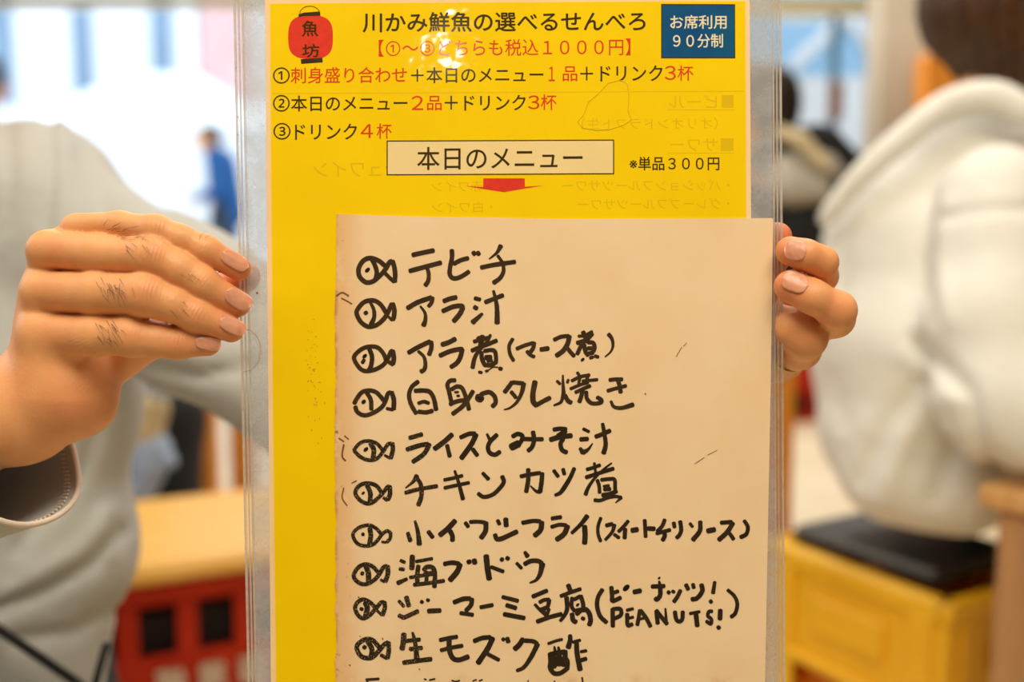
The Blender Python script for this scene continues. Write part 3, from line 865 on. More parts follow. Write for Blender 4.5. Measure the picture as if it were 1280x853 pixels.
def hand_coords(pts):
    """(px, py, depth mm from menu plane, radius px) -> camera-frame point, radius m"""
    out = []
    for px, py, d, r in pts:
        D = .5 + d / 1000.0
        out.append((CF(px, py, D), r / FPX * D))
    return out
def build_hand(fingers, palms, kf=.0014, kp=.007, kpp=.010, h=.0009, tips=(), knuckles=(), creases=(), clip=None):
    F = [hand_coords(f) for f in fingers]; Pm = [hand_coords(p) for p in palms]
    lo, hi = bbox(F + Pm, .004)
    if clip: lo[0] = max(lo[0], clip)
    def fn(P):
        d = None
        for f in F:
            c = chain(P, f, .0035)
            d = c if d is None else smin(d, c, kf)
        e = None
        for p in Pm:
            c = chain(P, p, .01)
            e = c if e is None else smin(e, c, kpp)
        return smin(d, e, kp)
    v, f = nets(fn, lo, hi, h)
    # light smoothing of the net
    adj = np.zeros_like(v); cn = np.zeros(len(v))
    for a in range(4):
        i, j = f[:, a], f[:, (a + 1) % 4]
        np.add.at(adj, i, v[j]); np.add.at(cn, i, 1); np.add.at(adj, j, v[i]); np.add.at(cn, j, 1)
    v = v * .5 + .5 * adj / cn[:, None]
    tint = np.zeros(len(v)); cr = np.zeros((len(v), 4)); cr[:, 3] = 1
    for (px, py, d, rad, amt) in tips:
        c = np.array(CF(px, py, .5 + d / 1000)); dd = np.linalg.norm(v - c, axis=1)
        tint = np.maximum(tint, amt * np.exp(-(dd / (rad / 2828)) ** 2))
    for (px, py, d, rad, amt, dx, dy) in creases:
        c = np.array(CF(px, py, .5 + d / 1000)); dd = np.linalg.norm(v - c, axis=1)
        w = amt * np.exp(-(dd / (rad / 2828)) ** 2)
        ax = np.array([dx, -dy, 0.]); ax /= np.linalg.norm(ax)
        s = (v - c) @ ax * 10  # metres*10
        sel = w > cr[:, 0]
        cr[sel, 0] = w[sel]; cr[sel, 1] = s[sel] + 1
    t4 = np.zeros((len(v), 4)); t4[:, 0] = tint; t4[:, 3] = 1
    return v, f, t4, cr

LF = [
    [(95, 284, 4, 17.5), (150, 280.5, -6, 15.5), (195, 287, -15, 17.5), (226, 298, -14, 16), (257, 312, -12, 17), (298, 335.5, -7, 15.5)],
    [(58, 312, 2, 24), (121, 317, -8, 23), (189, 320, -20, 22.5), (222, 336, -18, 20), (252, 353.5, -15, 19.5), (296, 380, -8, 17)],
    [(54, 364, 2, 25), (121, 366.5, -10, 26), (181, 368.5, -21, 26.5), (214, 380, -19, 21), (244, 394, -16, 19.5), (289, 412.5, -10, 16)],
    [(57, 417, 4, 27), (121, 419, -8, 25.5), (167, 420.5, -16, 25), (198, 425, -15, 20.5), (222, 428.5, -13, 19.5), (260, 430, -10, 15.5)],
    # thumb behind the film
    [(60, 470, 34, 30), (150, 446, 30, 27), (208, 410, 26, 27), (272, 368, 17, 20), (306, 346, 9.5, 19.5)],
]
LP = [
    [(90, 292, 12, 17), (66, 390, 26, 28), (42, 490, 34, 40)],
    [(60, 322, 10, 22), (64, 400, 20, 30), (42, 495, 26, 42)],
    [(54, 368, 10, 24), (66, 440, 14, 34), (42, 505, 22, 46)],
    [(58, 418, 6, 26), (72, 470, 12, 36), (30, 520, 22, 52)],
    [(88, 455, 12, 32), (88, 490, 14, 49), (40, 515, 18, 54)],
    [(118, 470, 20, 26), (100, 498, 20, 42)],
    [(5, 518, 20, 62), (-60, 545, 36, 62), (-200, 600, 80, 74), (-330, 660, 130, 84)],
]
LT = [(300, 336, -10, 34, .55), (300, 380, -12, 34, .55), (292, 414, -12, 32, .6), (263, 431, -12, 30, .5), (306, 347, 5, 40, .9),
      (192, 282, -28, 22, .45), (190, 322, -34, 26, .45), (176, 366, -36, 26, .4), (168, 418, -32, 24, .45), (60, 315, -14, 26, .4), (55, 415, -16, 30, .35), (52, 362, -14, 26, .3),
      (95, 520, -10, 60, .4), (225, 428, -20, 20, .35), (246, 393, -22, 20, .3), (20, 480, -5, 40, .2)]
LC = [(a_, b_, c_, d_, e_ * .6, f_, g_) for a_, b_, c_, d_, e_, f_, g_ in [(192, 280, -28, 20, 1, 1, .1), (190, 318, -36, 24, 1, 1, .15), (180, 366, -38, 25, 1, 1, .1), (168, 414, -34, 22, 1, 1, .05),
      (256, 308, -24, 13, .8, 1, .5), (252, 350, -28, 15, .8, 1, .6), (246, 390, -28, 14, .8, 1, .45), (222, 427, -24, 14, .8, 1, .1),
      (100, 462, -16, 24, 1.0, .35, 1), (125, 470, -8, 26, .9, .8, .6)]]
v1, f1, t1, c1 = build_hand(LF, LP, tips=LT, creases=LC, clip=CF(-230, 0, .58).x)

RF = [
    # index: pad on the front of the film, knuckle to the right, going behind
    [(988, 314, -7.5, 18.5), (1008, 319, -11, 18), (1027, 328, -8, 19), (1026, 345, 14, 20), (1002, 362, 36, 24)],
    [(988, 358, -8, 20.5), (1016, 371, -12, 20.5), (1046, 388, -9, 23), (1044, 398, 12, 23), (1008, 408, 40, 27)],
    [(968, 398, 10, 20), (990, 410, 4, 24), (1006, 421, 4, 27), (1000, 436, 20, 25), (975, 445, 42, 27)],
    [(915, 440, 12, 19), (938, 446, 12, 21), (945, 448, 28, 22), (938, 452, 46, 26)],
    [(972, 296, 9, 18), (968, 318, 10, 19), (955, 350, 20, 21), (940, 395, 34, 26), (915, 430, 50, 28)],
]
RP = [
    [(1000, 368, 40, 25), (940, 400, 56, 34), (890, 440, 70, 40)],
    [(1004, 410, 42, 26), (945, 430, 58, 36), (890, 450, 72, 40)],
    [(975, 448, 44, 27), (930, 450, 58, 34), (880, 455, 74, 42)],
    [(885, 448, 74, 42), (760, 470, 150, 50), (640, 500, 230, 58)],
]
RT = [(986, 314, -10, 34, .6), (986, 358, -12, 36, .6), (975, 295, 6, 40, .9), (1046, 388, -18, 26, .35), (1027, 328, -16, 24, .3), (1005, 425, -8, 24, .3)]
RC = [(1002, 425, -20, 14, .3, 1, .6), (1044, 392, -30, 14, .25, 1, .45), (1030, 330, -26, 12, .25, 1, .3)]
v2, f2, t2, c2 = build_hand(RF, RP, tips=RT, creases=RC)

# head, neck and torso (under the shirt)
def cw(x, y, D): return CAMM @ Vector((x, y, -D))
shL, shR = cw(-.362, .108, .90), cw(-.66, .10, .88)
neck = cw(-.505, .17, .90)
hip = Vector((neck.x - .05, neck.y + .03, .56))
mfwd = Vector((.35, -.93, 0)).normalized()
mh = neck + Vector((-.02, -.02, .17))
g = head_groups(mh, mfwd, .09)
g += [[(neck, .058), (neck - Vector((0, 0, .12)), .09), (hip, .11)]]
sdm = mfwd.cross(Vector((0, 0, 1)))
kn = [hip + mfwd * .40 + sdm * s * .16 for s in (-1, 1)]
for i, s in enumerate((-1, 1)):
    k = kn[i]; k.z = .50; ft = Vector((k.x, k.y, .05)) + mfwd * .02
    g += [[(hip + sdm * s * .09 - Vector((0, 0, .04)), .075), (k, .05), (ft, .042)], [(ft - Vector((0, 0, .02)), .03), (ft + mfwd * .15 - Vector((0, 0, .02)), .028)]]
elL = cw(-.095, -.065, .80); elR = cw(-.44, -.13, .67)
g += [[(shL, .038), (cw(-.245, .024, .86), .036), (elL, .034)], [(shR, .045), (elR, .038)], [(elR, .036), (CAMM @ CF(-200, 600, .58), .025)], [(elL, .036), (CAMM @ CF(640, 500, .73), .028)]]
lo, hi = bbox(g, .02)
def fnb(P):
    d = None
    for q in g:
        c = chain(P, q, .02); d = c if d is None else smin(d, c, .02)
    return d
v3, f3 = nets(fnb, lo, hi, .008)
CM = np.array(CAMM)
tw = lambda v: v @ CM[:3, :3].T + CM[:3, 3]
V_ = np.concatenate([tw(v1), tw(v2), v3]) - np.array(man.location)
F_ = np.concatenate([f1, f2 + len(v1), f3 + len(v1) + len(v2)])
z3 = np.zeros((len(v3), 4)); z3[:, 3] = 1
mesh_np('body', V_, F_, M['skin'], man, {'tint': np.concatenate([t1, t2, z3]), 'crease': np.concatenate([c1, c2, z3])})

# nails
def nail(cx, cy, d, ax, ay, L, W, up_tilt, rad, hv, name='fingernail'):
    """cx,cy px centre of nail; (ax,ay) px direction of the finger; curved plate on a finger of radius rad (px)"""
    s = 1 / 2828.0
    a = Vector((ax, -ay, 0)).normalized(); up = Vector((-a.y, a.x, 0))
    if up.y < 0: up = -up
    n0 = Vector((0, 0, 1))
    nrm = (n0 * math.cos(up_tilt) + up * math.sin(up_tilt)); sd = a.cross(nrm)
    r = rad * s
    c = CF(cx, cy, .5 + d / 1000.0)
    vs, fs = [], []
    nu, nv = 12, 10
    for i in range(nu + 1):
        t = -1 + 2 * i / nu
        ww = (1 - abs(t) ** (3.2 if t > 0 else 2.6)) ** .45 if abs(t) < 1 else 0
        for j in range(nv + 1):
            q = (-1 + 2 * j / nv) * ww
            th = q * (W / 2) / rad
            p = c + a * (t * L / 2 * s) + nrm * (r * (math.cos(th) - 1) + .00012 - .0005 * t * t * (1 if t > 0 else 1.5)) + sd * (r * math.sin(th))
            p.z = c.z
            X = p.x / -p.z * FPX + 640; Y = 426.5 + p.y / p.z * FPX
            dd = surf_d(X, Y, hv)
            D = .5 + (min(dd, d + 2.6) - .16 + (.35 * abs(t) ** 6 if t < 0 else -.12 * t)) / 1000
            vs.append(CF(X, Y, D))
    for i in range(nu):
        for j in range(nv):
            k = i * (nv + 1) + j
            fs.append((k, k + 1, k + nv + 2, k + nv + 1))
    o = obj(name, [(CAMM @ p) - man.location for p in vs], fs, M['nail'], man, True)
    md = o.modifiers.new('thickness', 'SOLIDIFY'); md.thickness = .0003; md.offset = 0
    return o
def surf_d(px, py, vs):
    """depth (mm) of the front-most hand surface seen at a pixel"""
    X = vs[:, 0] / -vs[:, 2] * FPX + 640; Y = 426.5 - vs[:, 1] / -vs[:, 2] * FPX
    k = (np.hypot(X - px, Y - py) < 2.5)
    return (-vs[k, 2].max() - .5) * 1000 if k.any() else -12
for (cx, cy, ax, ay, L, W, tl, rad) in ((294, 325, 1, .56, 38, 22, .30, 15.5), (298.5, 373.5, 1, .62, 36, 25, .22, 17), (291.5, 406.5, 1, .5, 36, 22, .28, 16), (260, 430, 1, .22, 33, 17, .08, 15.5)):
    nail(cx, cy, surf_d(cx, cy, v1), ax, ay, L, W, tl, rad, v1)
for (cx, cy, ax, ay, L, W, tl, rad) in ((994, 313, -1, -.12, 27, 27, .05, 18.5), (994, 352, -1, -.32, 33, 27, .18, 20)):
    nail(cx, cy, surf_d(cx, cy, v2), ax, ay, L, W, tl, rad, v2)
# finger hairs
rnd = random.Random(7)
hb = MB()
for (cx, cy, wx, wy, n, sl) in ((148, 288, 22, 7, 12, -.5), (158, 298, 26, 8, 10, -.3), (172, 306, 22, 8, 7, .8), (138, 357, 22, 15, 24, 1.6), (137, 412, 16, 18, 22, 1.4), (250, 300, 6, 3, 3, -1), (232, 345, 12, 8, 4, .6), (225, 385, 12, 6, 4, 1)):
    for i in range(n):
        x = cx + rnd.gauss(0, wx * .5); y = cy + rnd.gauss(0, wy * .5); L = rnd.uniform(7, 15)
        an = math.atan2(sl, 1) + rnd.gauss(0, .25)
        pts = []
        for k in range(4):
            t = k / 3; xx = x + math.cos(an) * L * t; yy = y + math.sin(an) * L * t + 2 * t * t
            dd = surf_d(xx, yy, v1) - .25 - .5 * math.sin(t * 3.1) - (0.5 * t)
            pts.append(CAMM @ CF(xx, yy, .5 + dd / 1000) - man.location)
        hb.tube(pts, [.00009, .00008, .00006, .00003], 4, False)
hh = hb.build('finger_hair', M['hair'], man); hh['kind'] = 'stuff'
# ring on the curled finger
bpy_t = []
rc_ = CF(990, 437, .524); rn = Vector((-.30, .10, -.95)).normalized(); ra = rn.orthogonal().normalized(); rb = rn.cross(ra)
for i in range(37):
    a = 2 * math.pi * i / 36
    bpy_t.append(CAMM @ (rc_ + (ra * math.cos(a) + rb * math.sin(a)) * .0102) - man.location)
MB().tube(bpy_t, .0007, 6, False).build('ring', M['metal'], man, True)

# shirt
def shirt_fold(P):
    x, y, z = P[:, 0], P[:, 1], P[:, 2]
    lowm = np.clip((1.0 - z) / .15, 0, 1)
    w = .0012 * np.sin((z * 1.0 + x * .75) * 58 + 2.5 * np.sin(x * 14)) * (.35 + lowm)
    w += .0012 * np.sin(x * 62 + z * 9 + np.sin(z * 17)) * (1 - .5 * lowm)
    return w + seg_crease(P, [(.008, 8, [(-40, 775), (60, 738), (120, 700), (150, 665)]), (-.005, 10, [(0, 745), (100, 690), (140, 640)]),
                              (-.006, 9, [(132, 640), (136, 690)]), (.006, 8, [(60, 640), (100, 590), (120, 540)]), (.006, 9, [(20, 690), (50, 640), (90, 600)]),
                              (.004, 8, [(60, 140), (64, 200), (58, 280)]), (-.004, 8, [(76, 150), (82, 220), (72, 290)]), (.004, 7, [(10, 160), (14, 230), (4, 290)]),
                              (.003, 7, [(100, 190), (128, 240), (140, 290)]), (.006, 10, [(20, 800), (90, 790), (140, 760)]), (.006, 9, [(185, 455), (250, 470), (330, 455)]),
                              (.004, 9, [(150, 200), (200, 260), (240, 330)])])
S2 = lambda px, py, D, r: (C(px, py, D), r)
g = [[(shL + Vector((-.02, 0, -.018)), .052), (neck + Vector((0, 0, -.085)), .065), (shR + Vector((.02, 0, -.012)), .058)],
     [S2(34, 280, .93, .085), S2(20, 480, .93, .094), S2(28, 690, .94, .084), S2(-10, 860, .94, .080), S2(10, 1150, .95, .13)],
     [S2(-150, 260, .93, .095), S2(-160, 520, .93, .115), S2(-170, 860, .94, .12), S2(-170, 1150, .95, .14)],
     [(shL + Vector((0, 0, -.010)), .052), (cw(-.245, .024, .86), .058), (elL, .054)],
     [(elL, .054), (CAMM @ CF(700, 485, .68), .044), (CAMM @ CF(820, 462, .62), .038)],
     [(shR, .062), (elR, .058)],
     [(elR, .055), (CAMM @ CF(-230, 620, .60), .048)]]
sh = blob('shirt', g, .0055, M['shirt'], man, .03, .03, shirt_fold)
local(sh, MANW)

# loose cuff hanging round the forearm
axis = (CF(-300, 645, .62) - CF(30, 520, .515)).normalized()
cen0 = CF(8, 545, .52)
e2 = Vector((0, 1, 0)); e2 = (e2 - axis * e2.dot(axis)).normalized(); e3 = axis.cross(e2)
vs, fs = [], []
n = 48; rings = [0, .002, .004, .02, .05, .09, .13]
def cuffpt(a, s, off=0):
    rx = .037 + .02 * s; ry = .036 + .02 * s
    # the lip is slanted: its underside reaches further towards the hand
    lean = -math.sin(a) * .014 - .004 + .003 * math.cos(a) + .0012 * math.sin(a * 5)
    c = cen0 + axis * (s - lean * max(0, 1 - s / .12) - .0)
    return c + e2 * (math.sin(a) * (rx + off)) + e3 * (math.cos(a) * (ry + off)) - e2 * .006
for s in rings:
    for k in range(n):
        vs.append(CAMM @ cuffpt(2 * math.pi * k / n, s) - man.location)
for i in range(len(rings) - 1):
    for k in range(n):
        fs.append((i * n + k, i * n + (k + 1) % n, (i + 1) * n + (k + 1) % n, (i + 1) * n + k))
cf = obj('cuff', vs, fs, M['shirt'], man, True)
md = cf.modifiers.new('thickness', 'SOLIDIFY'); md.thickness = .0016; md.offset = 0
hm = MB(); hm.tube([CAMM @ cuffpt(2 * math.pi * k / n, .0005) - man.location for k in range(n + 1)], .0014, 8, False)
hm.build('hem', M['thread'], cf, True)
stt = MB()
for k in range(0, n * 2):
    a = math.pi * k / n
    p0 = CAMM @ cuffpt(a, .005, -.0016) - man.location; p1 = CAMM @ cuffpt(a + .02, .0085, -.0016) - man.location
    stt.tube([p0, p1], .0006, 5)
so = stt.build('stitches', M['thread'], cf); so['kind'] = 'stuff'
# black strap
MB().tube([p - man.location for p in (C(-60, 750, .815), C(0, 788, .815), C(50, 822, .815), C(95, 853, .815), C(135, 890, .82))], .0035, 8).build('strap', M['black'], man, True)
MB().tube([p - man.location for p in (C(133, 805, .83), C(126, 830, .82), C(118, 860, .82), C(110, 890, .82))], .003, 8).build('strap', M['black'], man, True)
tr = [[(hip + sdm * .06, .13), (hip - sdm * .06, .13)]]
for i, s in enumerate((-1, 1)):
    ft = Vector((kn[i].x, kn[i].y, .05)); tr.append([(hip + sdm * s * .09 - Vector((0, 0, .03)), .10), (kn[i], .072), (ft + Vector((0, 0, .05)), .06)])
local(blob('trousers', tr, .01, M['black'], man, .02, .04), MANW)
local(hair_cap(mh, mfwd, .092, M['hair'], man, .05, .008), MANW)
for s in (-1, 1):
    p = mh + mfwd * .078 + sdm * s * .032 + Vector((0, 0, .005))
    local(blob('eye', [[(p, .012), (p + mfwd * .001, .012)]], .003, M['eye'], man), MANW)
rc4 = copy_tree(rc); rc4.location = (hip.x, hip.y + .02, 0); rc4.rotation_euler = (0, 0, .3)
for ch in list(rc4.children):
    if ch.name.startswith('lettering'): bpy.data.objects.remove(ch)
MB().box(-.205, -.180, -.186, -.178, .29, .37, .003).build('paper_tag', M['green'], rc)
tag(rc4, 'red plastic crate the man in grey shirt sits on', 'crate')

# ------------------------------------------------------------------ the laminated menu
menu = empty('laminated_menu', mat=CAMM @ Matrix.Translation((0, 0, -.5)))
tag(menu, 'laminated yellow menu with handwritten dish list, held up in both hands', 'menu')
def sheet(name, pts, z0, z1, m, parent):
    n = len(pts)
    v = [(U(x), V(y), z0) for x, y in pts] + [(U(x), V(y), z1) for x, y in pts]
    f = [tuple(range(n, 2 * n))[::-1], tuple(range(n))] + [(i, (i + 1) % n, n + (i + 1) % n, n + i) for i in range(n)]
    me_v = v
    o = obj(name, v, f, m, parent)
    import bmesh
    bm = bmesh.new(); bm.from_mesh(o.data); bmesh.ops.recalc_face_normals(bm, faces=bm.faces); bm.to_mesh(o.data); bm.free()
    return o
mg = .00001
film = sheet('clear_pocket', [(291.5, -22), (976, -22), (981, 910), (311, 910)], -.0009, -.0006, M['filmclear'], menu)
sheet('cloudy_strip', [(304, -22), (331, -22), (340, 910), (321, 910)], -.0005, -.0002, M['film'], film)
sheet('cloudy_strip', [(936, -22), (964, -22), (970, 910), (940, 910)], -.0005, -.0002, M['film'], film)
for (xt, xb, w, m) in ((292.3, 312, 1.3, 'ridge'), (297.5, 317, .8, 'ridge'), (302.5, 321, 1.2, 'ridge'), (966, 971, 1.0, 'ridge'), (970.5, 975, .7, 'ridge'), (975.3, 980.5, 1.2, 'ridge')):
    sheet('seal_ridge', [(xt - w, -22), (xt + w, -22), (xb + w, 910), (xb - w, 910)], -.0006, .0002, M[m], film)
arc = [(U(304 + 22 * math.sin(t * math.pi)), V(438 - 27 * math.cos(t * math.pi)), .0001) for t in [i / 16 for i in range(17)]]
MB().tube(arc, .00035, 6).build('thumb_notch', M['ridge'], film)
ys = sheet('yellow_sheet', [(331, -10), (937, -10), (943, 905), (339, 905)], -.0001, .0, M['margin'], menu)
MG = M['yellow']
sheet('yellow_print', [(337.5, 4.5), (917, 1.5), (931.5, 1.5), (932.5, 240), (935, 905), (345.5, 905), (341, 500)], .0, .00003, MG, ys)
sh2 = [(421, 268), (520, 271), (700, 274), (965, 273), (966, 274), (963, 480), (959, 690), (955, 905), (420, 905)]
le = [(420 + rnd.uniform(-1.6, 1.6), y) for y in range(890, 380, -16)] + [(420.8, 340), (421, 300)]
ins = sheet('handwritten_sheet', sh2 + le, .0002, .0006, M['insert'], menu)

def T(s, m, fit, **k):
    k.setdefault('bold', .22 if m in ('print', 'whiteprint') else (.16 if m == 'redprint' else 0))
    return text_mesh(s, M[m], ys, 'printed_text', fit=fit, **k)
T('川かみ鮮魚の選べるせんべろ', 'print', (453.5, 806.5, 15, 39.5), bold=.45)
T('【①～③どちらも税込１０００円】', 'redprint', (473.5, 788, 49, 70), bold=.1)
T('①', 'print', (341.5, 362, 84.5, 104.5)); T('刺身盛り合わせ', 'redprint', (363.5, 508.5, 84, 104))
T('＋本日のメニュー', 'print', (514, 679, 84, 103.5)); T('１', 'redprint', (686, 693.5, 83.5, 101.5)); T('品', 'redprint', (703.5, 721.5, 83, 101.5))
T('＋ドリンク', 'print', (725.5, 828, 82, 101.5)); T('３', 'redprint', (831, 844.5, 82.5, 100)); T('杯', 'redprint', (847, 866.5, 82, 101))
T('②', 'print', (341.5, 362, 119, 139.5)); T('本日のメニュー', 'print', (364, 509, 119.5, 139)); T('２', 'redprint', (514.5, 529, 120, 137.5)); T('品', 'redprint', (534, 552, 120, 138))
T('＋', 'print', (556, 572, 120, 137)); T('ドリンク', 'print', (580.5, 657, 119, 138)); T('３', 'redprint', (660, 674, 119.5, 136.5)); T('杯', 'redprint', (676, 695.5, 118, 137.5))
T('③', 'print', (342, 363, 154, 174.5)); T('ドリンク', 'print', (369, 446, 155, 174.5)); T('４', 'redprint', (451, 466, 155.5, 172.5)); T('杯', 'redprint', (471, 489.5, 154.5, 173.5))
T('※単品３００円', 'print', (787, 899, 196, 213), slope=.002)
# heading box
hx = sheet('heading_box', [(484, 176.5), (767, 175.3), (767, 217.3), (484, 218.7)], .00003, .00006, M['boxpaper'], ys)
for q in (((484, 176.5), (767, 175.3)), ((767, 175.3), (767, 217.3)), ((484, 218.7), (767, 217.3)), ((484, 176.5), (484, 218.7))):
    (xa, ya), (xb, yb) = q
    w = .7
    if abs(xa - xb) > 5: sheet('box_line', [(xa - w, ya - w), (xb + w, yb - w), (xb + w, yb + w), (xa - w, ya + w)], .00006, .00009, M['print'], ys)
    else: sheet('box_line', [(xa - w, ya), (xb + w, ya), (xb + w, yb), (xa - w, yb)], .00006, .00009, M['print'], ys)
T('本日のメニュー', 'print', (521.5, 728, 183.5, 212), lift=.0001)
sheet('red_arrow', [(604, 223), (656, 223), (656, 233.5), (680, 232), (656, 236), (630, 240.5), (604, 236.5), (581, 232.5), (604, 233.8)], .00003, .00006, M['lanternred'], ys)
# blue box
def blue_mat():
    m = mat('blue_printing_ink', (14, 76, 132), .5, .1, 40, coat=.45, crough=.1, spec=.08, col2=(16, 92, 130)); return m
sheet('blue_box', [(827, 5.5), (918, 6), (918.5, 72.5), (827, 72.5)], .00003, .00006, blue_mat(), ys)
for q in ([(827, 5), (918, 5.3), (918, 6.5), (827, 6.3)], [(827, 71.7), (918.5, 71.7), (918.5, 73), (827, 73)], [(826.4, 5), (827.6, 5), (827.6, 73), (826.4, 73)], [(917.6, 5.3), (918.8, 5.3), (919, 73), (917.8, 73)]):
    sheet('box_line', q, .00006, .00009, M['print'], ys)
T('お席利用', 'whiteprint', (838, 908, 19, 36), lift=.0001, slope=.002); T('９０分制', 'whiteprint', (841.5, 903.5, 42.5, 59.5), lift=.0001, slope=.002)
# lantern
rcx = lambda cx, cy, rx, ry, p=3.2, n=40: [(cx + rx * math.copysign(abs(math.cos(2 * math.pi * i / n)) ** (2 / p), math.cos(2 * math.pi * i / n)), cy + ry * math.copysign(abs(math.sin(2 * math.pi * i / n)) ** (2 / p), math.sin(2 * math.pi * i / n))) for i in range(n)]
sheet('lantern_print', rcx(388.2, 46.5, 28, 27.2, 3.0), .00003, .00006, M['lanternred'], ys)
sheet('lantern_cap', [(373, 18), (380, 15.8), (400, 14.3), (400.5, 19.8), (380, 20.2), (373.5, 21.5)], .00006, .00009, M['ink'], ys)
sheet('lantern_base', [(376, 74), (403, 72.2), (403.5, 78), (376.5, 80)], .00006, .00009, M['ink'], ys)
ar = [(U(387.3 - 12.5 * math.cos(t * math.pi)), V(17 - 9.3 * math.sin(t * math.pi)), .00006) for t in [i / 14 for i in range(15)]]
MB().tube(ar, .00014, 5).build('lantern_handle', M['print'], ys)
T('魚', 'print', (377.5, 397.5, 26, 45.5), lift=.0001, bold=.4); T('坊', 'print', (378, 399, 55.5, 71.5), lift=.0001, bold=.4)
# faint show-through of the other side, mirrored
for s, b in (('ビール', (836, 896, 119, 135)), ('（オリオンドラフト生）', (727, 897, 147, 162)), ('サワー', (838, 897, 173, 189)), ('・パッションフルーツサワー', (703, 912, 225, 239)),
             ('・グレープフルーツサワー', (722, 912, 248, 262)), ('シュワイン', (392, 500, 202, 221)), ('・赤ワイン', (540, 614, 226, 240)), ('・白ワイン', (540, 616, 252, 266))):
    T(s, 'ghost', b, mirror=True, lift=.000045)
for q in ([(902, 119), (917, 119), (917, 135), (902, 135)], [(901, 173), (917, 173), (917, 189), (901, 189)], [(834, 137), (918, 137), (918, 138), (834, 138)], [(340, 116.6), (930, 113.6), (930, 114.6), (340, 117.6)], [(834, 191), (918, 191), (918, 192), (834, 192)]):
    sheet('show_through_mark', q, .00003, .00004, M['ghost'], ys)
ol = [(722, 152), (730, 143), (735, 128), (748, 117), (760, 104), (775, 100), (784, 104), (786, 120), (785, 138), (789, 150), (780, 156), (762, 162), (745, 163), (728, 160), (722, 152)]
MB().tube([(U(x), V(y), .00003) for x, y in ol], .0002, 4, False).build('show_through_mark', M['ghost'], ys)

# ------------------------------------------------------------------ handwriting: pen strokes, traced pen path by pen path
def catmull(p, n=6):
    if len(p) < 3: 
        a, b = np.array(p[0], float), np.array(p[-1], float)
        return [a + (b - a) * i / 4 for i in range(5)]
    p = [np.array(q, float) for q in p]; q = [2 * p[0] - p[1]] + p + [2 * p[-1] - p[-2]]
    out = []
    for i in range(1, len(q) - 2):
        for k in range(n):
            t = k / n
            out.append(.5 * ((2 * q[i]) + (-q[i - 1] + q[i + 1]) * t + (2 * q[i - 1] - 5 * q[i] + 4 * q[i + 1] - q[i + 2]) * t * t + (-q[i - 1] + 3 * q[i] - 3 * q[i + 1] + q[i + 2]) * t ** 3))
    out.append(q[-2]); return out
LZ = [.00068]; WID = [1.07]
def strokes(mb, ox, oy, sc, data):
    for line in data.split(';'):
        line = line.strip()
        if not line: continue
        wd, pts = line.split(':')
        wd = [float(x) for x in wd.split('>')]
        P = [tuple(float(c) for c in q.split(',')) for q in pts.split()]
        if len(P) == 1: P.append((P[0][0] + 1, P[0][1] + 1))
        path = catmull([(ox + x / sc, oy + y / sc) for x, y in P])
        z = LZ[0]; LZ[0] += 1.5e-7
        n = len(path); base = len(mb.v)
        for i, p in enumerate(path):
            t = path[min(i + 1, n - 1)] - path[max(i - 1, 0)]; t = t / (np.linalg.norm(t) + 1e-9)
            f = i / (n - 1)
            w = WID[0] * (wd[0] + (wd[-1] - wd[0]) * f) / sc / 2 * (1 + rnd.uniform(-.035, .035))
            nx, ny = -t[1] * w, t[0] * w
            mb.v.append((U(p[0] + nx), V(p[1] + ny), z)); mb.v.append((U(p[0] - nx), V(p[1] - ny), z))
        for i in range(n - 1):
            a = base + 2 * i; mb.f.append((a, a + 2, a + 3, a + 1))
        for e, i in ((0, 0), (1, n - 1)):
            w = WID[0] * wd[0 if e == 0 else -1] / sc / 2
            c = len(mb.v); m = 10
            t = (path[1] - path[0]) if e == 0 else (path[-2] - path[-1])
            a0 = math.atan2(-t[1], -t[0])
            for k in range(m):
                a = 2 * math.pi * k / m
                # blunt marker end: a little squashed lengthwise
                dx, dy = math.cos(a) * w * .62, math.sin(a) * w
                mb.v.append((U(path[i][0] + dx * math.cos(a0) - dy * math.sin(a0)), V(path[i][1] + dx * math.sin(a0) + dy * math.cos(a0)), z + 5e-8))
            mb.f.append(tuple(range(c, c + m))[::-1])
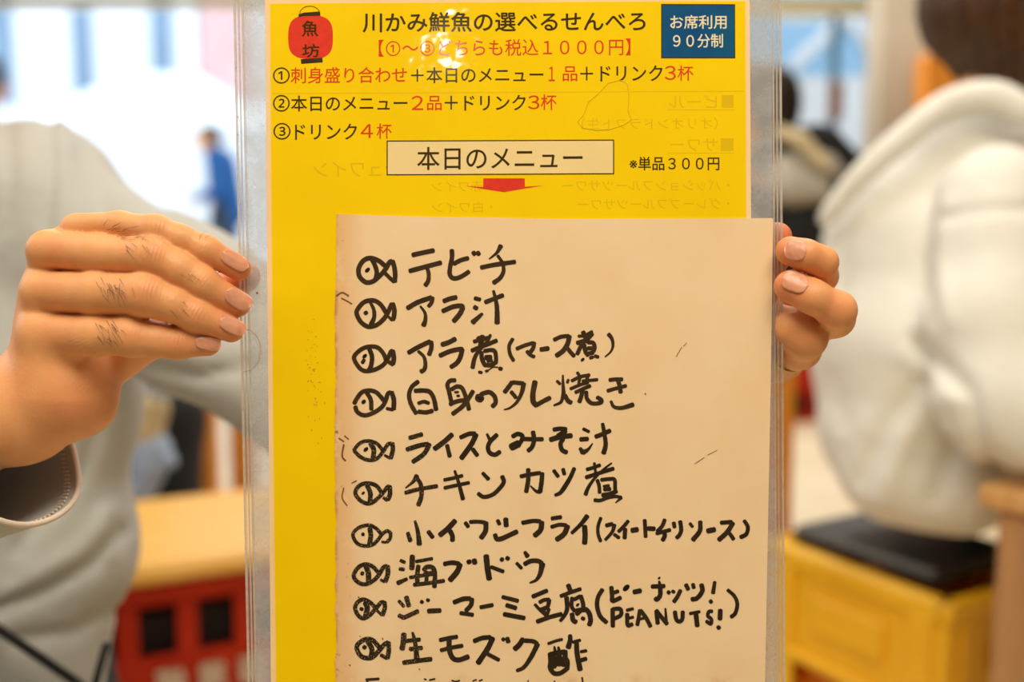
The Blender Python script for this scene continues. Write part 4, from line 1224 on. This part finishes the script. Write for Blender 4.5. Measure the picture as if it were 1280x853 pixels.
ROWS = [
 [(436, 300, '46:360,258 300,210 215,183 145,212 102,285 106,360 150,412 195,428 250,412 310,362 365,300 405,230 432,214;46>44:440,215 458,280 465,350 462,418;38:455,420 410,380 355,325;44:232,195 265,260 282,330 268,395;58:188,303;46:642,152 740,130 848,108;46:612,312 750,275 920,230;36>46:785,285 800,340 795,410 768,455'),
  (556, 300, '44:72,105 72,180 55,270 50,340 75,380 120,385 180,360 240,320;44:92,240 160,205 232,185;42:285,125 300,148;42:328,125 342,148;48>14:560,62 520,130 445,192;44:365,278 500,250 700,222;30>46:530,160 575,230 588,310 555,380 490,430')],
 [(430, 350, '44:425,335 380,262 330,218 270,206 200,225 145,285 128,335 165,415 220,460 270,470 340,445 400,390 440,330 465,270 480,242;46:488,240 505,300 500,370 490,398;28:480,405 450,372;30>46:265,225 300,300 302,380 272,445;42:215,325 226,338;48:638,283 740,225 872,178;44>38:885,180 875,230 848,265;20>50:765,265 810,330 815,400 797,455;46:1000,213 1060,190 1122,176;46:990,313 1090,270 1170,260 1190,275;50:1188,280 1160,340 1100,412'),
  (500, 350, '40:750,185 800,198;44:745,272 768,288;30>52:822,340 785,375 728,425;44:855,225 940,190 1028,156;28>52:935,112 955,190 970,280 972,432')],
 [(430, 410, '42:425,335 400,265 350,205 290,187 210,198 140,242 102,300 140,380 190,425 250,432 330,410 400,365 440,305 470,240 485,230;48:488,232 500,300 490,360;38:490,368 440,335;44:255,210 282,290 272,380 248,425;54:208,283;36:203,320 186,350;46:648,248 740,195 858,138;44:872,140 875,200 852,268;30>46:745,235 800,290 815,360 805,415 772,438;48:982,168 1050,145 1112,112;46:962,278 1060,235 1160,213 1182,215;46:1183,217 1165,290 1130,350 1072,392'),
  (560, 410, '40:262,138 330,118 400,100;50:345,85 335,140 320,200;30>44:425,72 390,140 310,230 268,300 246,398;42:240,228 330,190 410,160 485,128;60:300,110 345,130;42:335,245 340,310 368,372;40:365,232 430,222 468,235 480,290 480,352;44:365,372 430,372 478,345;52:378,298 428,296;30:395,335 440,325;30:310,442 338,448;28:378,434 398,428;14:398,428 450,395 500,395;38:515,406 536,412;36:647,112 612,180 620,260 655,328;38:688,210 770,175 852,152;40:862,150 850,205 818,250;36:790,235 820,270 862,290;46:928,217 1002,206;40:1062,120 1130,90 1205,82;48:1213,85 1195,160 1150,230 1085,278'),
  (660, 410, '40:395,205 430,250 460,282;32:505,85 570,75 640,38;44:550,42 575,100 590,140;44:492,152 580,122 640,60;40:560,130 520,200 492,262;42:560,170 575,240 600,275;40:600,145 650,150 665,195 655,235;42:585,262 650,248;40:600,205 640,205;44:545,318;32:620,302 648,292;34:668,282 702,292;42>14:805,65 838,110 848,180 825,240 770,290')],
 [(430, 440, '42:105,515 130,468 180,405 250,386 320,402 370,450 410,500;42:115,550 135,600 190,632 250,628 330,590 390,540 420,480 440,420 465,405;46:478,405 500,480 498,572;32:490,580 430,566;42:230,408 270,480 275,575;48:195,497 202,503;42:742,298 680,350 652,430 670,520 722,615;44:712,390 800,387 860,402 900,470 922,578;36:745,515 800,498 848,513;42:748,598 820,605 885,590;42:1112,284 1062,290 1035,330 1052,400 1072,490;42:1078,375 1130,347 1180,362 1215,440 1238,520 1250,575;24:1110,405 1143,402;26:1132,440 1153,440;42:1062,523 1130,495 1210,482;44:1290,395 1240,475 1180,550 1088,620'),
  (560, 410, '90>80:320,692 308,718;44:330,665 370,650 420,645 468,690 475,750 445,785;44:640,545 600,600 567,642;42:650,545 752,556;50>14:755,558 740,640 690,740 620,800 562,818;38:632,640 680,698;52:870,540 850,650 852,735 885,775;44:885,772 950,735 1018,700'),
  (660, 410, '18>40:348,475 350,560 355,650;40>22:355,650 330,740 260,775;44:368,675 400,730 430,748;30:290,532 320,562;28:403,520 392,548;30:492,448 510,472;34:438,530 520,490 612,472;28:520,500 505,555;32:425,610 520,570 600,545;36:475,645 550,610 620,580;32:545,533 692,518;34:598,480 575,560;42:545,615 530,690 512,740;40:580,640 590,710 640,755 720,750 733,722 692,695;38:815,522 870,515 940,515;36:795,630 880,605 978,580;42:895,515 915,580 925,645;28>46:828,735 860,790 940,800 1048,768')],
 [(430, 525, '34:100,303 150,242 210,213 280,215 340,245 385,300;36:105,310 160,365 230,398 300,400 350,370 400,305 440,245 475,235;42:485,235 490,300 470,380;26:465,385 410,355;46:268,238 300,300 292,385;54:220,295;42:658,180 780,145;44:632,295 760,255 840,242;44:855,245 800,340 692,418;48:1080,148 1000,220 908,288;40:1032,255 1058,365'),
  (550, 525, '42:207,175 290,140 350,137;48:362,148 310,250 215,382;40:328,293 373,355;24>32:470,142 497,195;42:568,150 500,220 480,280 500,330 550,348 598,320;42:727,165 780,140 825,165 800,230 730,275;70:715,272 785,238;40:820,190 930,193 1025,193;42:930,120 940,200 920,270 882,308'),
  (650, 525, '40:337,97 400,88 460,92;46:455,110 380,160;48:305,198 400,170 512,158;42:430,190 405,240 420,300 465,325;30:632,90 688,118;42:605,195 675,190;32>50:600,285 628,325;48>12:632,325 680,295 725,235;42:757,168 830,140 898,108;34>46:825,40 845,150 855,250 835,332')],
 [(430, 570, '38:380,370 330,302 270,277 200,277 140,312 115,370 150,430 210,470 270,472 330,432 390,370 428,320 450,302;44:458,305 462,380 440,435;32:430,443 400,418;44:235,300 265,370 262,450;38:193,371;46>14:730,200 690,260 618,320;38:617,368 740,335 930,302;38>44:738,232 770,290 775,400 745,490;34:1005,240 1100,220 1183,198;34:1007,320 1120,295 1250,268;24>42:1108,150 1145,260 1190,430'),
  (550, 525, '34>38:428,532 485,592;38>40:383,737 440,770 530,745 600,680 638,620 622,565;38:808,565 900,545 1000,530;42>44:1022,535 1015,620 1000,718;42>14:1000,718 960,712 905,660;42:882,495 882,600 862,718'),
  (650, 525, '36:338,507 380,565;36:430,492 443,543;36>44:542,485 500,580 440,680;44>30:440,680 400,730 352,752;34:668,495 740,475 798,452;26:742,432 755,530;16>40:915,432 840,490 740,590 680,680 655,745;38:660,575 780,535 932,487;34:772,602 790,660 795,728;36:812,600 900,590 945,600 950,690;28:835,665 888,655;38:842,695 900,690;42:825,752 900,740 962,712;36>30:745,802 800,805 870,780 950,765 1012,775;30>12:1012,778 955,828')],
 [(430, 640, '32:370,215 320,162 250,132 160,152 102,200 95,250 140,318 220,340 290,325 340,280 385,220 430,190 460,203;32:466,205 465,260 432,300;22:420,305 382,298;42:260,165 270,240 257,318;32:185,223 198,224;34>40:640,210 665,288;24>48:712,92 740,200 755,322;38:845,197 888,253;46:1110,90 1040,165 962,230;42:1062,190 1085,240 1085,285'),
  (560, 640, '34:175,108 203,148;34:222,100 300,97 370,105;44:380,108 375,190 333,258;34:497,85 515,122;44:578,70 582,138;40:470,228 485,270;42:485,272 540,265 688,197;38>36:745,108 850,90 920,93;46:937,103 925,180 868,235;36:1038,65 1128,52;34:1035,150 1110,128 1180,132;46:1195,142 1160,220 1088,275'),
  (700, 640, '44>30:270,42 210,120 118,210;46:245,145 250,230 245,312;30:407,60 380,140 380,220 405,292;36:462,135 520,120;36>26:543,130 520,200 453,278;30:542,225 588,258;32:680,92 630,150 585,195;36:650,170 645,262;44:718,185 772,175;34:845,82 850,160 855,248;40:880,165 942,168;34:1045,78 1020,140 972,192;34:965,215 1040,195 1098,180;38:1040,190 1045,240 1025,282;34:1135,108 1143,152'),
  (800, 620, '36:400,255 410,340 392,390 365,418;28:497,275 523,308;38>42:600,258 595,350 528,438;46:675,350 742,336;36:808,268 912,260;42:925,272 870,360 787,438;34:895,377 933,432;32>38:1040,248 1075,310 1060,380 1005,412')],
 [(430, 640, '36:340,600 290,547 220,522 150,550 102,620 110,670 160,712 220,722 290,690 350,630 395,555 428,540;42:438,542 440,620 415,692;24:405,698 370,678;46:222,542 245,610 248,690;36:178,612 192,617;30:568,485 608,503;32:558,570 600,573;42>30:540,710 630,670;46>48:685,442 680,565;30:722,495 882,467;40:745,540 735,620 735,700;40:800,580 830,550 888,557 910,620 905,748;32:662,655 780,635 900,620;34:702,728 850,710 1000,688;34:830,600 825,700;26:800,618 880,602;40:1005,520 1080,507 1150,517;48:1160,525 1130,600 1062,680'),
  (560, 640, '44:208,490 214,508;44:262,480 270,512;50:382,440 395,560 413,668;34:432,550 553,595;38:532,470 546,480;38:588,457 604,470;30>42:768,402 795,442;30:687,512 735,562;40:767,520 830,490 900,490 938,513;52>16:943,520 920,620 880,680 820,708')],
 [(430, 735, '36:320,200 260,142 190,114 132,150 114,210 150,280 200,303 260,270 320,205 370,147 400,142;38:407,142 410,200 388,268;26:380,270 335,228;46:215,150 235,200 218,280;32:168,207 188,213;30:552,130 600,183;42:625,92 650,178;38:552,275 600,297;38:600,297 740,232;32:772,135 788,143;30:832,118 850,124;42:845,230 962,225'),
  (560, 735, '42:62,143 150,110 220,105;40:240,110 230,170 182,225;36:127,250 248,268;36:327,193 445,170;36:547,90 698,128;40:587,172 678,200;40:562,262 762,300'),
  (650, 720, '38:128,205 268,147;34:197,262 240,240 290,235;36:293,240 280,300;28:150,285 200,340;40:200,342 280,310;42:222,350 265,388;30:290,330 270,388;38:172,455 300,410 413,380;42:482,92 500,140;34:408,200 500,165 603,130;42>30:465,215 470,330 440,400 403,447;34:520,218 515,300 545,350;34:540,235 600,202;38:607,200 630,280 632,350;36:575,288;36:562,345 620,332;42:520,380 530,440 558,460;38:565,380 600,352;34:620,420 640,430;42:655,330 690,370 705,440 692,488;38:822,137 780,210 770,300 800,400 863,463;38:912,112 920,200 925,250 1003,217;34:942,165 980,152;70:1060,118;42:1138,160 1203,147;38:925,330 927,503;36:930,330 1000,330 1008,388 950,422;28:1067,342 1128,327;36:1070,380 1075,490 1120,482;26:1092,420 1130,410'),
  (780, 700, '34:157,502 132,648;36:165,505 220,580 263,663;24:152,592 200,580;38:322,512 335,633;36:322,505 380,580 428,638;18>30:412,485 422,635;36:507,517 520,590 550,615 580,590 585,517;28:657,535 753,517;42:717,540 730,657;32:878,512 845,517 837,560 870,590 865,638 822,612;42:960,502 957,590;36:937,667 950,683;28:349,180;18>26:348,212 355,235;38:278,265 400,260;40:360,270 360,350 330,393 312,385;34:437,318 452,330;30:482,310 500,323;36:562,305 530,370 497,415;36:617,247 640,293;34:687,242 695,278;40:772,247 780,310 730,380 677,393;30>38:905,220 888,328;34:860,407 872,423;30>36:1035,300 1100,360 1130,440 1110,530 1070,568')],
 [(430, 735, '40:352,590 290,522 220,512 150,552 130,600 160,668 210,697 280,695 340,640 400,570 440,545;40:447,545 450,620 438,698;32:430,702 372,670;44:242,535 280,610 272,690;38:200,587 215,597;48:600,462 595,540 582,608;36:610,530 758,515;38:662,610 778,598;24>50:688,447 715,560 730,718;40:597,745 750,725 872,710;36:962,520 1050,500 1130,487;36:972,622 1080,595 1183,577;44:1052,510 1055,620 1090,700 1150,718 1242,687'),
  (560, 735, '40:263,530 340,500 422,492;48:445,502 400,600 302,748;34:402,662 508,718;32:547,507 560,520;40:592,502 603,538;46:750,512 710,570 668,608;38:770,525 850,532 890,555;44>30:895,562 830,690 760,790 690,825'),
  (600, 747, '26:682,460 760,432 820,417;18>34:743,490 755,560;22>34:783,495 800,570;40:700,560 705,640 700,700 740,755 800,755 860,718;44:705,568 780,550 845,542;44:850,535 852,600 872,640 868,715;56:735,600 735,690;54:790,590 790,668;34:835,600 830,680;36>48:900,378 900,430 882,497;28:930,445 1000,425;40>48:965,452 970,560 1000,718;28:1008,540 1062,530;36:1012,625 1060,610')],
]
for ri, segs in enumerate(ROWS):
    mb = MB(); WID[0] = 1.06 if ri < 4 else (1.10 if ri < 6 else 1.18)
    for ox, oy, d in segs: strokes(mb, ox, oy, 8, d)
    mb.build('handwriting', M['ink' if ri < 4 else 'wornink'], ins)
WID[0] = 1.0
mb = MB()
strokes(mb, 430, 813, 4, '14:112,146 175,142;10:118,150 118,200;8:402,142 412,146;9:428,148 455,142;9:540,150 560,156 578,150;8:645,152 662,146;8:676,152 692,146;7:920,150 922,170;8:1052,152 1055,170;9:1190,135 1195,170')
mb.build('handwriting', M['ink'], ins)
M['scratch'] = mat('brown_scuff', (120, 78, 40), .6, .1, 100, coat=.3)
mb = MB()
strokes(mb, 0, 0, 1, '.8:845,446 852,434;.8:854,433 858,429;.8:868,580 880,572;.7:884,569 896,563;1.6:427,373 433,376 440,380;2:421,370 428,366 436,370;1.6:431,545 436,549;2.2:430,556 428,570 432,576;1.6:430,610 428,622 434,632;1.4:440,604 446,601;1.8:424,548 430,552;1.4:806,492;1.6:448,746;1.6:478,798;1:450,795;1.6:437,831;1.4:524,836')
mb.build('scuff_mark', M['scratch'], ins)['kind'] = 'stuff'
mb = MB(); LZ[0] = .00012
for i in range(46):
    y = rnd.gauss(470, 40); x = 392 + rnd.gauss(0, 5) + (y - 470) * .05
    if y > 380: strokes(mb, 0, 0, 1, '%.2f:%.1f,%.1f %.1f,%.1f' % (rnd.uniform(.5, 1.3), x, y, x + rnd.uniform(-2, 2), y + rnd.uniform(-2, 3)))
M['smudge'] = mat('faint_brown_smudge', (196, 156, 20), .6, .1, 100, coat=.3)
mb.build('smudge', M['smudge'], ys)['kind'] = 'stuff'
mb = MB(); LZ[0] = .0001
strokes(mb, 0, 0, 1, '2.4:321,366;1.2:295,84;1.2:294,100;1.2:297,146;1.4:297,168')
mb.build('dirt_speck', M['woodbrown'], film)['kind'] = 'stuff'
